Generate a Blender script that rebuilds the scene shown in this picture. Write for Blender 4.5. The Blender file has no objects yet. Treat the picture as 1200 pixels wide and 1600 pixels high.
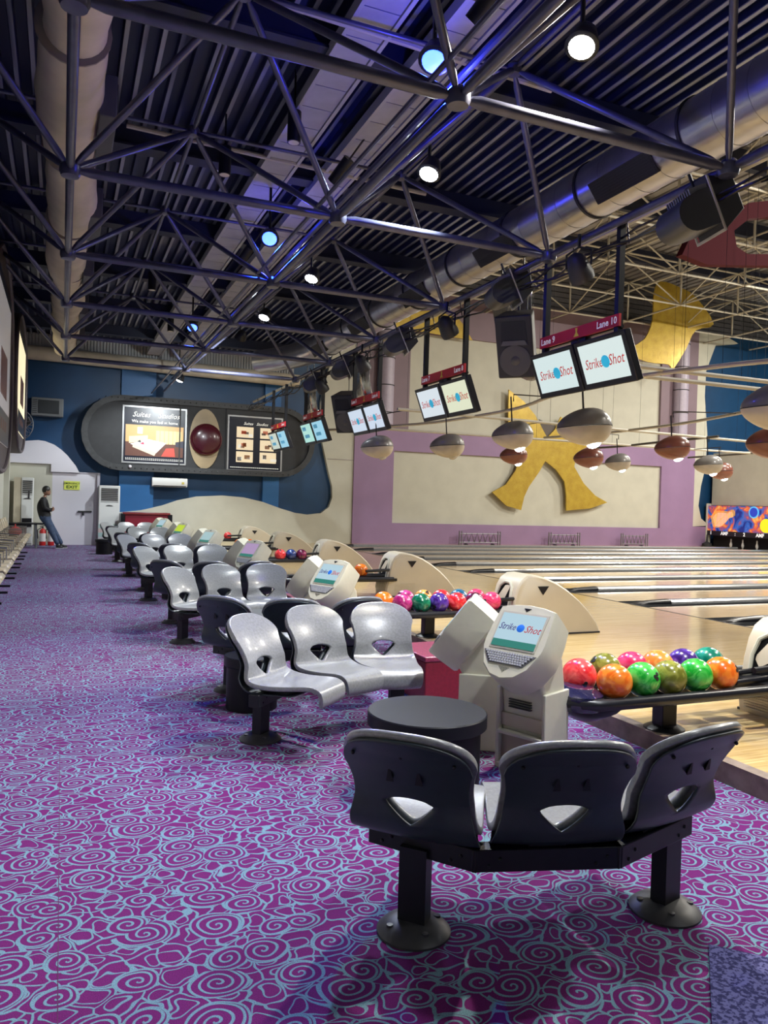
import bpy, bmesh, math, random
from mathutils import Vector, Matrix
random.seed(7)
S = bpy.context.scene
COL = S.collection
PI = math.pi
def R(d): return math.radians(d)

# ---------------------------------------------------------------- camera
cam_d = bpy.data.cameras.new('camera'); cam = bpy.data.objects.new('camera', cam_d); COL.objects.link(cam)
cam_d.sensor_fit = 'VERTICAL'; cam_d.sensor_height = 24.0; cam_d.lens = 24.0 * 1200 / 1600
cam_d.clip_start = 0.05; cam_d.clip_end = 200
CR = Matrix(((0.92180991, -0.02313672, -0.38695113), (-0.3864831, 0.02228233, -0.92202728), (0.02995486, 0.99948396, 0.01159812)))
cam.matrix_world = Matrix.Translation((0, 0, 1.55)) @ CR.to_4x4()
S.camera = cam
# ---------------------------------------------------------------- world, exposure
w = bpy.data.worlds.new('world'); S.world = w; w.use_nodes = True
w.node_tree.nodes['Background'].inputs[0].default_value = (0.42, 0.52, 0.85, 1)
w.node_tree.nodes['Background'].inputs[1].default_value = 0.07
S.view_settings.view_transform = 'Standard'; S.view_settings.look = 'None'
S.view_settings.gamma = 1; S.view_settings.exposure = 0.0; S.view_settings.use_curve_mapping = False
# ---------------------------------------------------------------- big lamps
def light(name, kind, loc, energy, color=(1, 1, 1), size=0.3, aim=None, spot=None, blend=0.5):
    d = bpy.data.lights.new(name, kind); d.energy = energy; d.color = color
    if kind == 'AREA': d.size = size
    else: d.shadow_soft_size = size
    if spot: d.spot_size = R(spot); d.spot_blend = blend
    o = bpy.data.objects.new(name, d); COL.objects.link(o); o.location = loc
    if aim is not None:
        o.rotation_euler = (Vector(aim) - Vector(loc)).to_track_quat('-Z', 'Y').to_euler()
    return o
# high bay lamps over the lanes
for i, (x, y) in enumerate([(12.5, 3.5), (18, 8), (24, 13), (15.5, 11.5), (21, 16), (27, 19)]):
    light('lane_bay_light', 'AREA', (x, y, 8.6), 620, (1.0, 0.95, 0.85), 1.0, aim=(x - 1.0, y + 1.5, 0))
# aisle flood lamps continue behind the photographer
for x, y, e_ in ((3.6, 2.4, 800), (3.6, -0.6, 260)):
    light('aisle_flood_light', 'SPOT', (x, y, 5.1), e_, (0.93, 0.96, 1.0), 0.12, aim=(x - 1.2, y + 1.0, 0), spot=125, blend=.8)
#light('aisle_bay_light', 'AREA', (-0.6, -2.5, 4.6), 90, (0.95, 0.96, 1.0), 1.2, aim=(0.8, 3, 0))

# ---------------------------------------------------------------- helpers: materials
MATS = {}
def mat(name, col, rough=0.5, metal=0.0, noise=0.0, nscale=8.0, bump=0.0, emit=None, estr=0.0, spec=0.5, coat=0.0, stretch=(1, 1, 1), detail=4.0):
    if name in MATS: return MATS[name]
    m = bpy.data.materials.new(name); m.use_nodes = True; nt = m.node_tree; b = nt.nodes['Principled BSDF']
    b.inputs['Base Color'].default_value = (*col, 1); b.inputs['Roughness'].default_value = rough
    b.inputs['Metallic'].default_value = metal; b.inputs['Specular IOR Level'].default_value = spec
    b.inputs['Coat Weight'].default_value = coat; b.inputs['Coat Roughness'].default_value = 0.08
    if emit:
        b.inputs['Emission Color'].default_value = (*emit, 1); b.inputs['Emission Strength'].default_value = estr
    if noise or bump:
        tc = nt.nodes.new('ShaderNodeTexCoord'); mp = nt.nodes.new('ShaderNodeMapping'); mp.inputs['Scale'].default_value = stretch
        n = nt.nodes.new('ShaderNodeTexNoise'); n.inputs['Scale'].default_value = nscale; n.inputs['Detail'].default_value = detail
        nt.links.new(tc.outputs['Object'], mp.inputs[0]); nt.links.new(mp.outputs[0], n.inputs['Vector'])
        if noise:
            r = nt.nodes.new('ShaderNodeValToRGB')
            r.color_ramp.elements[0].position = 0.3; r.color_ramp.elements[1].position = 0.7
            r.color_ramp.elements[0].color = (*[max(0, c * (1 - noise)) for c in col], 1)
            r.color_ramp.elements[1].color = (*[min(1, c * (1 + noise)) for c in col], 1)
            nt.links.new(n.outputs[0], r.inputs[0]); nt.links.new(r.outputs[0], b.inputs['Base Color'])
        if bump:
            bp = nt.nodes.new('ShaderNodeBump'); bp.inputs['Strength'].default_value = bump; bp.inputs['Distance'].default_value = 0.01
            nt.links.new(n.outputs[0], bp.inputs['Height']); nt.links.new(bp.outputs[0], b.inputs['Normal'])
    MATS[name] = m
    return m
class NT:
    """tiny wrapper for building node graphs"""
    def __init__(s, name):
        s.m = bpy.data.materials.new(name); s.m.use_nodes = True; s.t = s.m.node_tree; s.b = s.t.nodes['Principled BSDF']; MATS[name] = s.m
    def n(s, kind, **kw):
        x = s.t.nodes.new('ShaderNode' + kind)
        for k, v in kw.items(): setattr(x, k, v)
        return x
    def put(s, sock, v):
        if isinstance(v, bpy.types.NodeSocket): s.t.links.new(v, sock)
        else: sock.default_value = v
    def math(s, op, a, b=0.0, c=0.0):
        x = s.n('Math', operation=op); s.put(x.inputs[0], a); s.put(x.inputs[1], b); s.put(x.inputs[2], c); return x.outputs[0]
    def vmath(s, op, a, b=(0, 0, 0)):
        x = s.n('VectorMath', operation=op); s.put(x.inputs[0], a); s.put(x.inputs[1], b); return x
    def mix(s, f, a, b):
        x = s.n('Mix', data_type='RGBA'); s.put(x.inputs[0], f); s.put(x.inputs[6], a); s.put(x.inputs[7], b); return x.outputs[2]
    def step(s, v, lo, hi):
        x = s.n('MapRange', interpolation_type='SMOOTHSTEP'); s.put(x.inputs[0], v); s.put(x.inputs[1], lo); s.put(x.inputs[2], hi); return x.outputs[0]

# ---------------------------------------------------------------- helpers: meshes
class MB:
    def __init__(s): s.v = []; s.f = []; s.mi = []
    def add(s, vs, fs, mi=0, M=None):
        o = len(s.v)
        s.v += [tuple(M @ Vector(p)) if M else tuple(p) for p in vs]
        s.f += [tuple(o + i for i in f) for f in fs]; s.mi += [mi] * len(fs)
        return s
    def box(s, a, b, mi=0, M=None):
        x0, y0, z0 = a; x1, y1, z1 = b
        return s.add([(x0, y0, z0), (x1, y0, z0), (x1, y1, z0), (x0, y1, z0), (x0, y0, z1), (x1, y0, z1), (x1, y1, z1), (x0, y1, z1)],
                     [(0, 3, 2, 1), (4, 5, 6, 7), (0, 1, 5, 4), (1, 2, 6, 5), (2, 3, 7, 6), (3, 0, 4, 7)], mi, M)
    def tube(s, pts, r, n=8, mi=0, M=None, caps=True, closed=False):
        pts = [Vector(p) for p in pts]; k = len(pts); vs = []; prev = None
        rr = r if isinstance(r, (list, tuple)) else [r] * k
        for i, p in enumerate(pts):
            if closed: t = pts[(i + 1) % k] - pts[i - 1]
            else: t = pts[min(i + 1, k - 1)] - pts[max(i - 1, 0)]
            t.normalize()
            if prev is None:
                a = Vector((0, 0, 1)) if abs(t.z) < .9 else Vector((1, 0, 0)); u = t.cross(a).normalized()
            else: u = (prev - t * prev.dot(t)).normalized()
            prev = u; v = t.cross(u)
            vs += [p + (u * math.cos(2 * PI * j / n) + v * math.sin(2 * PI * j / n)) * rr[i] for j in range(n)]
        fs = []
        for i in range(k if closed else k - 1):
            i2 = (i + 1) % k
            for j in range(n): fs.append((i * n + j, i * n + (j + 1) % n, i2 * n + (j + 1) % n, i2 * n + j))
        if caps and not closed: fs += [tuple(range(n - 1, -1, -1)), tuple((k - 1) * n + j for j in range(n))]
        return s.add(vs, fs, mi, M)
    def lathe(s, prof, n=24, mi=0, M=None):
        """prof: (r, z) from bottom to top"""
        vs = [(r * math.cos(2 * PI * j / n), r * math.sin(2 * PI * j / n), z) for r, z in prof for j in range(n)]
        fs = [(i * n + j, i * n + (j + 1) % n, (i + 1) * n + (j + 1) % n, (i + 1) * n + j) for i in range(len(prof) - 1) for j in range(n)]
        if prof[0][0] > 1e-4: fs.append(tuple(range(n - 1, -1, -1)))
        if prof[-1][0] > 1e-4: fs.append(tuple((len(prof) - 1) * n + j for j in range(n)))
        return s.add(vs, fs, mi, M)
    def prism(s, poly, h0, h1, mi=0, M=None, axis='z', top=1.0, c=(0, 0)):
        """polygon (counter clockwise in its plane) extruded from h0 to h1 along the axis"""
        n = len(poly)
        def P(a, b, h):
            return {'z': (a, b, h), 'y': (a, h, b), 'x': (h, a, b)}[axis]
        vs = [P(a, b, h0) for a, b in poly] + [P(c[0] + (a - c[0]) * top, c[1] + (b - c[1]) * top, h1) for a, b in poly]
        fs = [tuple(range(n - 1, -1, -1)), tuple(range(n, 2 * n))] + [(i, (i + 1) % n, n + (i + 1) % n, n + i) for i in range(n)]
        return s.add(vs, fs, mi, M)
    def ball(s, c, r, n=24, k=14, mi=0, M=None, sc=(1, 1, 1)):
        T = (M or Matrix()) @ Matrix.Translation(c) @ Matrix.Diagonal((*sc, 1))
        return s.lathe([(max(r * math.sin(PI * i / k), 1e-5), -r * math.cos(PI * i / k)) for i in range(k + 1)], n, mi, T)
    def mesh(s, name, mats, smooth=False):
        me = bpy.data.meshes.new(name); me.from_pydata(s.v, [], s.f)
        for m in (mats if isinstance(mats, (list, tuple)) else [mats]): me.materials.append(m)
        me.polygons.foreach_set('material_index', s.mi)
        bm = bmesh.new(); bm.from_mesh(me); bmesh.ops.recalc_face_normals(bm, faces=bm.faces); bm.to_mesh(me); bm.free()
        if smooth:
            me.polygons.foreach_set('use_smooth', [True] * len(me.polygons))
            me.set_sharp_from_angle(angle=R(smooth if smooth is not True else 40))
        me.update()
        return me
def link(name, me, parent=None, loc=None, rot=None, M=None):
    o = bpy.data.objects.new(name, me); COL.objects.link(o)
    if parent is not None: o.parent = parent
    if M is not None: o.matrix_local = M
    if loc is not None: o.location = loc
    if rot is not None: o.rotation_euler = rot
    return o
def obj(name, mb, mats, parent=None, smooth=40, bevel=0, seg=2, **k):
    o = link(name, mb.mesh(name, mats, smooth), parent, **k)
    if bevel:
        b = o.modifiers.new('b', 'BEVEL'); b.width = bevel; b.segments = seg; b.limit_method = 'ANGLE'; b.angle_limit = R(35)
    return o
def tag(o, label=None, cat=None, group=None, kind=None):
    if label: o['label'] = label
    if cat: o['category'] = cat
    if group: o['group'] = group
    if kind: o['kind'] = kind
    return o
def struct(name, mb, mats, label=None, smooth=40, **k):
    o = obj(name, mb, mats, smooth=smooth, **k); o['kind'] = 'structure'
    if label: o['label'] = label
    return o
def empty(name, loc=(0, 0, 0), rz=0, label=None, cat=None, group=None):
    o = bpy.data.objects.new(name, None); COL.objects.link(o); o.location = loc; o.rotation_euler = (0, 0, rz)
    return tag(o, label, cat, group)
def dup(o, loc=None, rz=None, label=None, group=None, parent=None, kids=None):
    c = o.copy(); COL.objects.link(c)
    if parent is not None: c.parent = parent
    for ch in o.children: dup(ch, parent=c)
    if loc is not None: c.location = loc
    if rz is not None: c.rotation_euler = (c.rotation_euler[0], c.rotation_euler[1], rz)
    if label: c['label'] = label
    if group: c['group'] = group
    return c
def frame(o, right, up):
    """matrix with local x = right, y = up, z = normal towards the reader"""
    r = Vector(right).normalized(); u = Vector(up); u = (u - r * u.dot(r)).normalized(); n = r.cross(u)
    return Matrix.Translation(o) @ Matrix(((r.x, u.x, n.x), (r.y, u.y, n.y), (r.z, u.z, n.z))).to_4x4()
TXT = {}
def text_mesh(body, size, material, shear=0.0, ext=0.0006, squash=1.0, align='CENTER', bold=0.0):
    key = (body, size, material.name, shear, squash, align, bold)
    if key in TXT: return TXT[key]
    c = bpy.data.curves.new('lettering', 'FONT'); c.body = body; c.size = size; c.shear = shear; c.extrude = ext
    c.align_x = align; c.align_y = 'CENTER'; c.resolution_u = 2; c.offset = bold
    t = bpy.data.objects.new('tmp', c); COL.objects.link(t)
    bpy.context.view_layer.update()
    me = bpy.data.meshes.new_from_object(t.evaluated_get(bpy.context.evaluated_depsgraph_get()))
    bpy.data.objects.remove(t); me.materials.clear(); me.materials.append(material)
    if squash != 1:
        for v in me.vertices: v.co.x *= squash
    TXT[key] = me
    return me
def letters(parent, body, size, material, M, **k):
    return link('lettering', text_mesh(body, size, material, **k), parent, M=M)

# ---------------------------------------------------------------- materials
cream = mat('cream_wall_paint', (0.54, 0.53, 0.445), .6, noise=.05, nscale=2, bump=.05)
blue = mat('blue_wall_paint', (0.006, 0.048, 0.13), .45, noise=.12, nscale=1.5)
blue2 = mat('mid_blue_paint', (0.02, 0.12, 0.32), .45, noise=.08, nscale=1.5)
purple = mat('purple_wall_paint', (0.30, 0.19, 0.34), .55, noise=.07, nscale=1.2)
mauve = mat('mauve_wall_paint', (0.22, 0.155, 0.19), .55, noise=.07, nscale=1.2)
white = mat('white_paint', (0.70, 0.68, 0.74), .45)
gold = None
black = mat('black_metal', (0.007, 0.008, 0.011), .38, noise=.2, nscale=20, spec=.35)
blackp = mat('black_plastic', (0.014, 0.014, 0.018), .3)
tubem = mat('steel_grey_tube', (0.085, 0.09, 0.15), .30, metal=.45, noise=.2, nscale=6)
silver = mat('galvanised_steel', (0.50, 0.50, 0.56), .28, metal=.9, noise=.12, nscale=3, bump=.15)
creamtube = mat('cream_painted_tube', (0.50, 0.47, 0.39), .45, noise=.05)
ceilm = mat('dark_navy_deck', (0.012, 0.017, 0.045), .6, noise=.2, nscale=1.5)
darkgrey = mat('charcoal_frame', (0.026, 0.027, 0.030), .7, noise=.15, nscale=4)
beige = mat('beige_plastic', (0.60, 0.585, 0.47), .38, noise=.03, nscale=15)
beige2 = mat('beige_plastic_worn', (0.55, 0.49, 0.37), .38, noise=.05, nscale=6)
seatm = mat('speckled_grey_seat', (0.245, 0.255, 0.265), .28, noise=.16, nscale=70, coat=.25)
backm = mat('charcoal_seat_back', (0.026, 0.038, 0.046), .38, noise=.08, nscale=30)
seatrim = mat('grey_seat_rim', (0.30, 0.31, 0.35), .35)
wm = mat('screen_white', (0.02, 0.02, 0.02), .3, emit=(0.72, 0.84, 0.86), estr=0.85)

# carpet: spirals inside the cells of a voronoi, a net of lines between them
def carpet():
    g = NT('swirl_carpet'); tc = g.n('TexCoord'); P = tc.outputs['Object']
    wn = g.n('TexNoise'); wn.inputs['Scale'].default_value = 5; wn.inputs['Detail'].default_value = 1; g.put(wn.inputs['Vector'], P)
    off = g.vmath('SCALE', g.vmath('SUBTRACT', wn.outputs['Color'], (.5, .5, .5)).outputs[0]); off.inputs['Scale'].default_value = 0.055
    Q = g.vmath('MULTIPLY', g.vmath('ADD', P, off.outputs[0]).outputs[0], (0.85, 1.0, 0)).outputs[0]
    v = g.n('TexVoronoi', voronoi_dimensions='2D'); g.put(v.inputs['Vector'], Q); v.inputs['Scale'].default_value = 5.6; v.inputs['Randomness'].default_value = .78
    d = g.vmath('SUBTRACT', Q, v.outputs['Position']).outputs[0]
    sx = g.n('SeparateXYZ'); g.put(sx.inputs[0], d)
    r = g.math('SQRT', g.math('ADD', g.math('POWER', sx.outputs[0], 2.0), g.math('POWER', sx.outputs[1], 2.0)))
    th = g.math('ARCTAN2', sx.outputs[1], sx.outputs[0])
    col = g.n('SeparateColor'); g.put(col.inputs[0], v.outputs['Color'])
    sg = g.math('SUBTRACT', g.math('MULTIPLY', g.math('GREATER_THAN', col.outputs[0], .5), 2.0), 1.0)
    ph = g.math('MULTIPLY', g.math('DIVIDE', th, 2 * PI), sg)
    s = g.math('FRACT', g.math('ADD', g.math('ADD', g.math('DIVIDE', r, .0265), ph), 10.0))
    sp = g.math('ABSOLUTE', g.math('SUBTRACT', s, .5))
    spl = g.math('SUBTRACT', 1.0, g.step(sp, .12, .18))
    R0 = g.math('ADD', .048, g.math('MULTIPLY', col.outputs[1], .040))
    inside = g.math('LESS_THAN', r, R0)
    ring = g.math('SUBTRACT', 1.0, g.step(g.math('ABSOLUTE', g.math('SUBTRACT', r, R0)), .0030, .0050))
    wn2 = g.n('TexNoise'); wn2.inputs['Scale'].default_value = 13; wn2.inputs['Detail'].default_value = 0; g.put(wn2.inputs['Vector'], P)
    off2 = g.vmath('SCALE', g.vmath('SUBTRACT', wn2.outputs['Color'], (.5, .5, .5)).outputs[0]); off2.inputs['Scale'].default_value = 0.07
    Q2 = g.vmath('ADD', Q, g.vmath('MULTIPLY', off2.outputs[0], (1, 1, 0)).outputs[0]).outputs[0]
    e2 = g.n('TexVoronoi', voronoi_dimensions='2D', feature='DISTANCE_TO_EDGE'); g.put(e2.inputs['Vector'], Q2); e2.inputs['Scale'].default_value = 11.0
    l2 = g.math('SUBTRACT', 1.0, g.step(e2.outputs['Distance'], .034, .060))
    f2 = g.n('TexVoronoi', voronoi_dimensions='2D'); g.put(f2.inputs['Vector'], Q2); f2.inputs['Scale'].default_value = 11.0
    l3 = g.math('SUBTRACT', 1.0, g.step(g.math('ABSOLUTE', g.math('SUBTRACT', f2.outputs['Distance'], .33)), .026, .046))
    outl = g.math('MAXIMUM', l2, l3)
    ln = g.math('MAXIMUM', g.math('MAXIMUM', g.math('MULTIPLY', inside, spl), g.math('MULTIPLY', g.math('SUBTRACT', 1.0, inside), outl)), ring)
    fz = g.n('TexNoise'); fz.inputs['Scale'].default_value = 260; g.put(fz.inputs['Vector'], P)
    big = g.n('TexNoise'); big.inputs['Scale'].default_value = .7; g.put(big.inputs['Vector'], P)
    base = g.mix(big.outputs[0], (0.13, 0.012, 0.125, 1), (0.22, 0.022, 0.19, 1))
    lc = g.mix(big.outputs[0], (0.14, 0.28, 0.38, 1), (0.25, 0.45, 0.53, 1))
    c = g.mix(ln, base, lc)
    c2 = g.mix(g.math('MULTIPLY', g.step(fz.outputs[0], .35, .65), .35), c, (0.02, 0.01, 0.03, 1))
    g.put(g.b.inputs['Base Color'], c2); g.b.inputs['Roughness'].default_value = .95; g.b.inputs['Specular IOR Level'].default_value = .15
    bp = g.n('Bump'); bp.inputs['Strength'].default_value = .5; bp.inputs['Distance'].default_value = .004
    g.put(bp.inputs['Height'], g.math('ADD', ln, fz.outputs[0])); g.put(g.b.inputs['Normal'], bp.outputs[0])
    return g.m
def wood(name, c1, c2, c3, worn=False):
    g = NT(name); tc = g.n('TexCoord'); P = tc.outputs['Object']
    br = g.n('TexBrick'); g.put(br.inputs['Vector'], P)
    br.inputs['Scale'].default_value = 1; br.inputs['Brick Width'].default_value = 1.9; br.inputs['Row Height'].default_value = .027
    br.inputs['Mortar Size'].default_value = .0006; br.offset = .37
    br.inputs['Color1'].default_value = (*c1, 1); br.inputs['Color2'].default_value = (*c2, 1); br.inputs['Mortar'].default_value = (*c3, 1)
    mp = g.n('Mapping'); mp.inputs['Scale'].default_value = (1.2, 30, 1); g.put(mp.inputs[0], P)
    n = g.n('TexNoise'); n.inputs['Scale'].default_value = 2.2; g.put(n.inputs['Vector'], mp.outputs[0])
    c = g.mix(g.math('MULTIPLY', g.step(n.outputs[0], .42, .70), .65), br.outputs['Color'], (*c3, 1))
    if worn:
        n2 = g.n('TexNoise'); n2.inputs['Scale'].default_value = 1.1; n2.inputs['Detail'].default_value = 5; g.put(n2.inputs['Vector'], P)
        sx = g.n('SeparateXYZ'); g.put(sx.inputs[0], P)
        near = g.math('SUBTRACT', 1.0, g.step(sx.outputs[0], 3.7, 5.0))
        c = g.mix(g.math('MULTIPLY', g.math('MULTIPLY', g.step(n2.outputs[0], .45, .6), near), .8), c, (.60, .52, .42, 1))
    g.put(g.b.inputs['Base Color'], c); g.b.inputs['Roughness'].default_value = .16; g.b.inputs['Specular IOR Level'].default_value = .45
    g.b.inputs['Coat Weight'].default_value = .35; g.b.inputs['Coat Roughness'].default_value = .06
    return g.m
approach_m = wood('maple_approach', (.78, .57, .27), (.68, .48, .20), (.50, .33, .13), True)
lane_m = wood('maple_lane', (.82, .63, .38), (.74, .55, .31), (.58, .40, .20))

# ================================================================ the room shell
Z0 = .12                                   # top of the bowling floor
mb = MB(); mb.box((-2.0, -5, -.1), (3.56, 25.2, 0)); struct('floor', mb, carpet(), 'purple carpet with pale blue swirls')
mb = MB(); mb.box((3.62, -5, -.1), (8.05, 25.2, Z0)); struct('floor_approach', mb, approach_m, 'raised maple approach floor')
mb = MB(); mb.box((3.54, -5, 0), (3.63, 25.2, Z0 + .004)); struct('trim_1', mb, mat('worn_step_edge', (.25, .19, .15), .6, noise=.35, nscale=9), 'worn brown edge of the raised floor')
mb = MB(); mb.box((8.05, -5, -.12), (30, 25.2, -.02)); struct('floor_under_lanes', mb, darkgrey)
# walls
mb = MB(); mb.box((-1.45, 25.25, 0), (32, 25.6, 9.25)); struct('wall_back', mb, blue, 'dark blue painted end wall')
for x0, x1, c in ((1.62, 2.65, blue2), (6.15, 6.7, blue2)):
    mb = MB(); mb.box((x0, 25.14, 1.0), (x1, 25.26, 5.6)); struct('trim_2', mb, c, 'mid blue pilaster on the blue end wall')
wave = [(1.45, 1.0), (1.9, 1.05), (2.29, 1.1), (2.92, 1.26), (3.39, 1.44), (3.99, 1.58), (4.81, 1.64), (5.51, 1.6), (6.15, 1.47), (6.75, 1.27), (7.27, 1.13), (7.72, 1.08), (8.18, 1.14), (8.47, 1.36), (8.58, 1.7), (8.56, 2.07), (8.43, 2.51), (8.3, 3.01), (8.15, 3.59), (8.06, 4.24), (8.06, 4.9), (8.2, 5.57), (8.4, 6.4), (8.9, 8.2), (9.0, 9.25)]
mb = MB(); mb.prism([(1.0, 0)] + wave[::1] + [(9.32, 9.25), (9.32, 0)], 25.08, 25.25, axis='y'); struct('wall_panel_cream', mb, cream, 'cream wavy panel framing the blue end wall', smooth=20)
for zz in (3.0, 5.9):
    mb = MB(); mb.box((8.35 if zz < 4 else 8.3, 25.065, zz), (9.32, 25.085, zz + .012)); struct('trim_3', mb, mauve)
# purple wall with framed cream panels
mb = MB()
mb.box((9.32, 25.02, 0), (10.82, 25.25, 4.15)); mb.box((22.96, 25.02, 0), (24.75, 25.25, 4.15))
mb.box((10.82, 25.02, 0), (22.96, 25.25, .85)); mb.box((10.82, 25.02, 3.42), (22.96, 25.25, 4.15))
mb.box((24.75, 25.05, 0), (25.6, 25.25, .95))
struct('wall_purple', mb, purple, 'purple lower wall beside the lanes')
mb = MB()
mb.box((9.32, 25.02, 4.15), (11.35, 25.25, 9.25)); mb.box((22.8, 25.02, 4.15), (24.75, 25.25, 9.25)); mb.box((11.35, 25.02, 7.68), (22.8, 25.25, 9.25))
struct('wall_mauve', mb, mauve, 'mauve upper wall and columns')
mb = MB(); mb.box((10.82, 25.13, .85), (22.96, 25.25, 3.42)); mb.box((11.35, 25.13, 4.15), (22.8, 25.25, 7.68)); struct('wall_panel_inset', mb, cream, 'cream inset panels of the purple wall')
blueR = [(27, 8.95), (25.7, 8.75), (25.21, 7.6), (25.18, 6.51), (25.40, 4.88), (25.36, 3.5), (25.14, 2.67), (25.04, 1.84), (25.21, 1.3), (25.69, 1.0)]
mb = MB(); mb.prism([(24.75, .95), (25.69, 1.0)] + blueR[::-1][1:] + [(26.1, 9.25), (24.75, 9.25)], 25.03, 25.25, axis='y'); struct('wall_panel_cream', mb, cream, smooth=20)
for xc in (10.35, 23.7):
    mb = MB(); mb.tube([(xc, 24.86, 4.3 if xc < 20 else 4.25), (xc, 24.86, 9.2)], .30, 18)
    o = tag(obj('round_duct', mb, mat('lavender_duct', (.42, .37, .47), .4, noise=.05)), 'lavender vertical duct on the %s mauve column' % ('left' if xc < 20 else 'right'), 'duct', 'vertical wall ducts')
    for k in range(5):
        mb = MB(); mb.tube([(xc, 24.86, 4.7 + k * .95), (xc, 24.86, 4.73 + k * .95)], .315, 18); obj('joint_ring', mb, darkgrey, o)
# siding over the far wall and roof over the lanes
mb = MB()
for k in range(9): mb.box((7.0, 25.3 + .02 * (k % 2), 9.25 + k * .2), (34, 25.5, 9.25 + k * .2 + .17))
mb.box((7.0, 25.5, 9.2), (34, 25.6, 11.1)); struct('wall_siding', mb, mat('grey_siding', (.10, .10, .115), .6, noise=.1), 'dark grey corrugated siding above the wall')
mb = MB(); x = 7.0
while x < 34:
    mb.box((x, -5, 11.0), (x + .22, 25.6, 11.06)); x += .36
mb.box((7.0, -5, 11.06), (34, 25.6, 11.12)); struct('ceiling_lanes', mb, mat('grey_roof_sheet', (.32, .31, .32), .6, noise=.15, nscale=2), 'grey corrugated roof over the lanes')
mb = MB(); mb.box((6.95, -5, 6.3), (7.05, 25.3, 11.1)); struct('wall_bulkhead', mb, ceilm)
# pin end
mb = MB(); mb.box((25.75, 8, 1.88), (25.95, 25.0, 4.1)); mb.box((25.95, 8, 3.9), (34, 25.0, 4.1)); struct('wall_pin_end', mb, cream, 'plain wall over the pin screens')
mb = MB(); mb.box((33.8, 2, 0), (34, 25.3, 11.1)); struct('wall_right', mb, blue)
mb = MB(); mb.box((25.5, 25.02, 0), (25.75, 25.06, 1.95)); struct('trim_4', mb, cream)
# left wall and exit wall
mb = MB(); mb.box((-1.65, -5, 0), (-1.45, 25.6, 2.6)); struct('wall_left', mb, cream, 'cream left wall behind the waiting seats')
mb = MB(); mb.box((-1.72, -5, 2.6), (-1.5, 25.6, 6.4)); struct('wall_left_upper', mb, ceilm)
mb = MB(); mb.box((-1.45, 25.1, 0), (-.28, 25.25, 2.42)); struct('wall_panel_cream', mb, cream)
arch = [(-1.45, 2.42), (-.32, 2.42), (-.32, 2.19), (.47, 2.19), (.36, 2.4), (.12, 2.7), (-.05, 2.86), (-.25, 3.0), (-.5, 3.09), (-.69, 3.11), (-1.17, 3.05), (-1.45, 2.98)]
mb = MB(); mb.prism(arch, 25.0, 25.25, axis='y'); struct('wall_panel_arch', mb, white, 'white arched panel over the exit', smooth=20)
door = empty('door_1', (0, 0, 0)); door['kind'] = 'structure'; door['label'] = 'pale lilac emergency exit door leaf'
mb = MB(); mb.box((-.28, 25.1, 0), (.98, 25.2, 2.19)); obj('door_leaf', mb, white, door)
mb = MB(); mb.box((.98, 25.02, 0), (1.06, 25.25, 2.19)); mb.box((-.30, 25.08, 2.17), (1.06, 25.12, 2.21)); obj('door_frame', mb, mat('lilac_frame', (.42, .40, .46), .5), door)
mb = MB(); mb.box((.45, 25.03, 1.0), (.85, 25.08, 1.04)); mb.tube([(.6, 25.05, .9), (.6, 25.05, 1.02)], .03); obj('push_bar', mb, darkgrey, door)
# exit sign
es = empty('exit_sign', (.27, 25.08, 1.8), label='small yellow emergency exit sign on the pale door', cat='sign')
mb = MB(); mb.box((-.22, 0, -.13), (.22, .02, .13)); obj('sign_plate', mb, mat('yellow_sign', (.62, .68, .12), .5, emit=(.6, .7, .1), estr=.12), es)
grn = mat('dark_green_ink', (.01, .05, .02), .5)
letters(es, 'EMERGENCY', .078, grn, frame((0, -.004, .06), (1, 0, 0), (0, 0, 1)), bold=.001)
letters(es, 'EXIT', .125, grn, frame((0, -.004, -.05), (1, 0, 0), (0, 0, 1)), bold=.003, squash=1.25)

# deck over the seating: corrugated sheet running away from the camera
mb = MB(); x = -1.7; prof = []
while x < 7.0:
    prof += [(x, 6.32), (x + .015, 6.24), (x + .06, 6.24), (x + .075, 6.32)]; x += .18
n = len(prof)
mb.add([(a, -5, b) for a, b in prof] + [(a, 25.3, b) for a, b in prof], [(i, i + 1, n + i + 1, n + i) for i in range(n - 1)])
def deck_material():
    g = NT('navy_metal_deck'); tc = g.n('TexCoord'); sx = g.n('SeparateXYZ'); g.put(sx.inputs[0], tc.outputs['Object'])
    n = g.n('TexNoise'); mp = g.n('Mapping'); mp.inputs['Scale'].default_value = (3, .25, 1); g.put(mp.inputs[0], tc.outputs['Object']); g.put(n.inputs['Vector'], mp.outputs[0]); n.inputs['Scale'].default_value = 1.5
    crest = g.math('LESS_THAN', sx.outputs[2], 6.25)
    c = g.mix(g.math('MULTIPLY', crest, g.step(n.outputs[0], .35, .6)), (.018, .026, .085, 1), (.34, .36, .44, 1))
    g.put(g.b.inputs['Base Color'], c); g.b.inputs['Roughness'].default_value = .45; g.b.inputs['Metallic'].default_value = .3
    return g.m
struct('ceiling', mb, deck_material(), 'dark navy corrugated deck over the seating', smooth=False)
for k in range(9):
    y = 1.2 + 3.05 * k
    mb = MB(); mb.box((-1.5, y - .07, 5.98), (6.95, y + .07, 6.22)); mb.box((-1.5, y - .12, 5.95), (6.95, y + .12, 5.98)); struct('ceiling_beam', mb, ceilm)
mb = MB()
for k in range(95): mb.box((-1.45 + k * .09, 25.05, 5.6), (-1.45 + k * .09 + .06, 25.12, 6.28))
mb.box((-1.45, 25.12, 5.5), (7.1, 25.22, 6.3)); struct('wall_siding', mb, mat('pale_siding', (.42, .42, .42), .6), 'pale ribbed band under the deck at the end wall')
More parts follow.
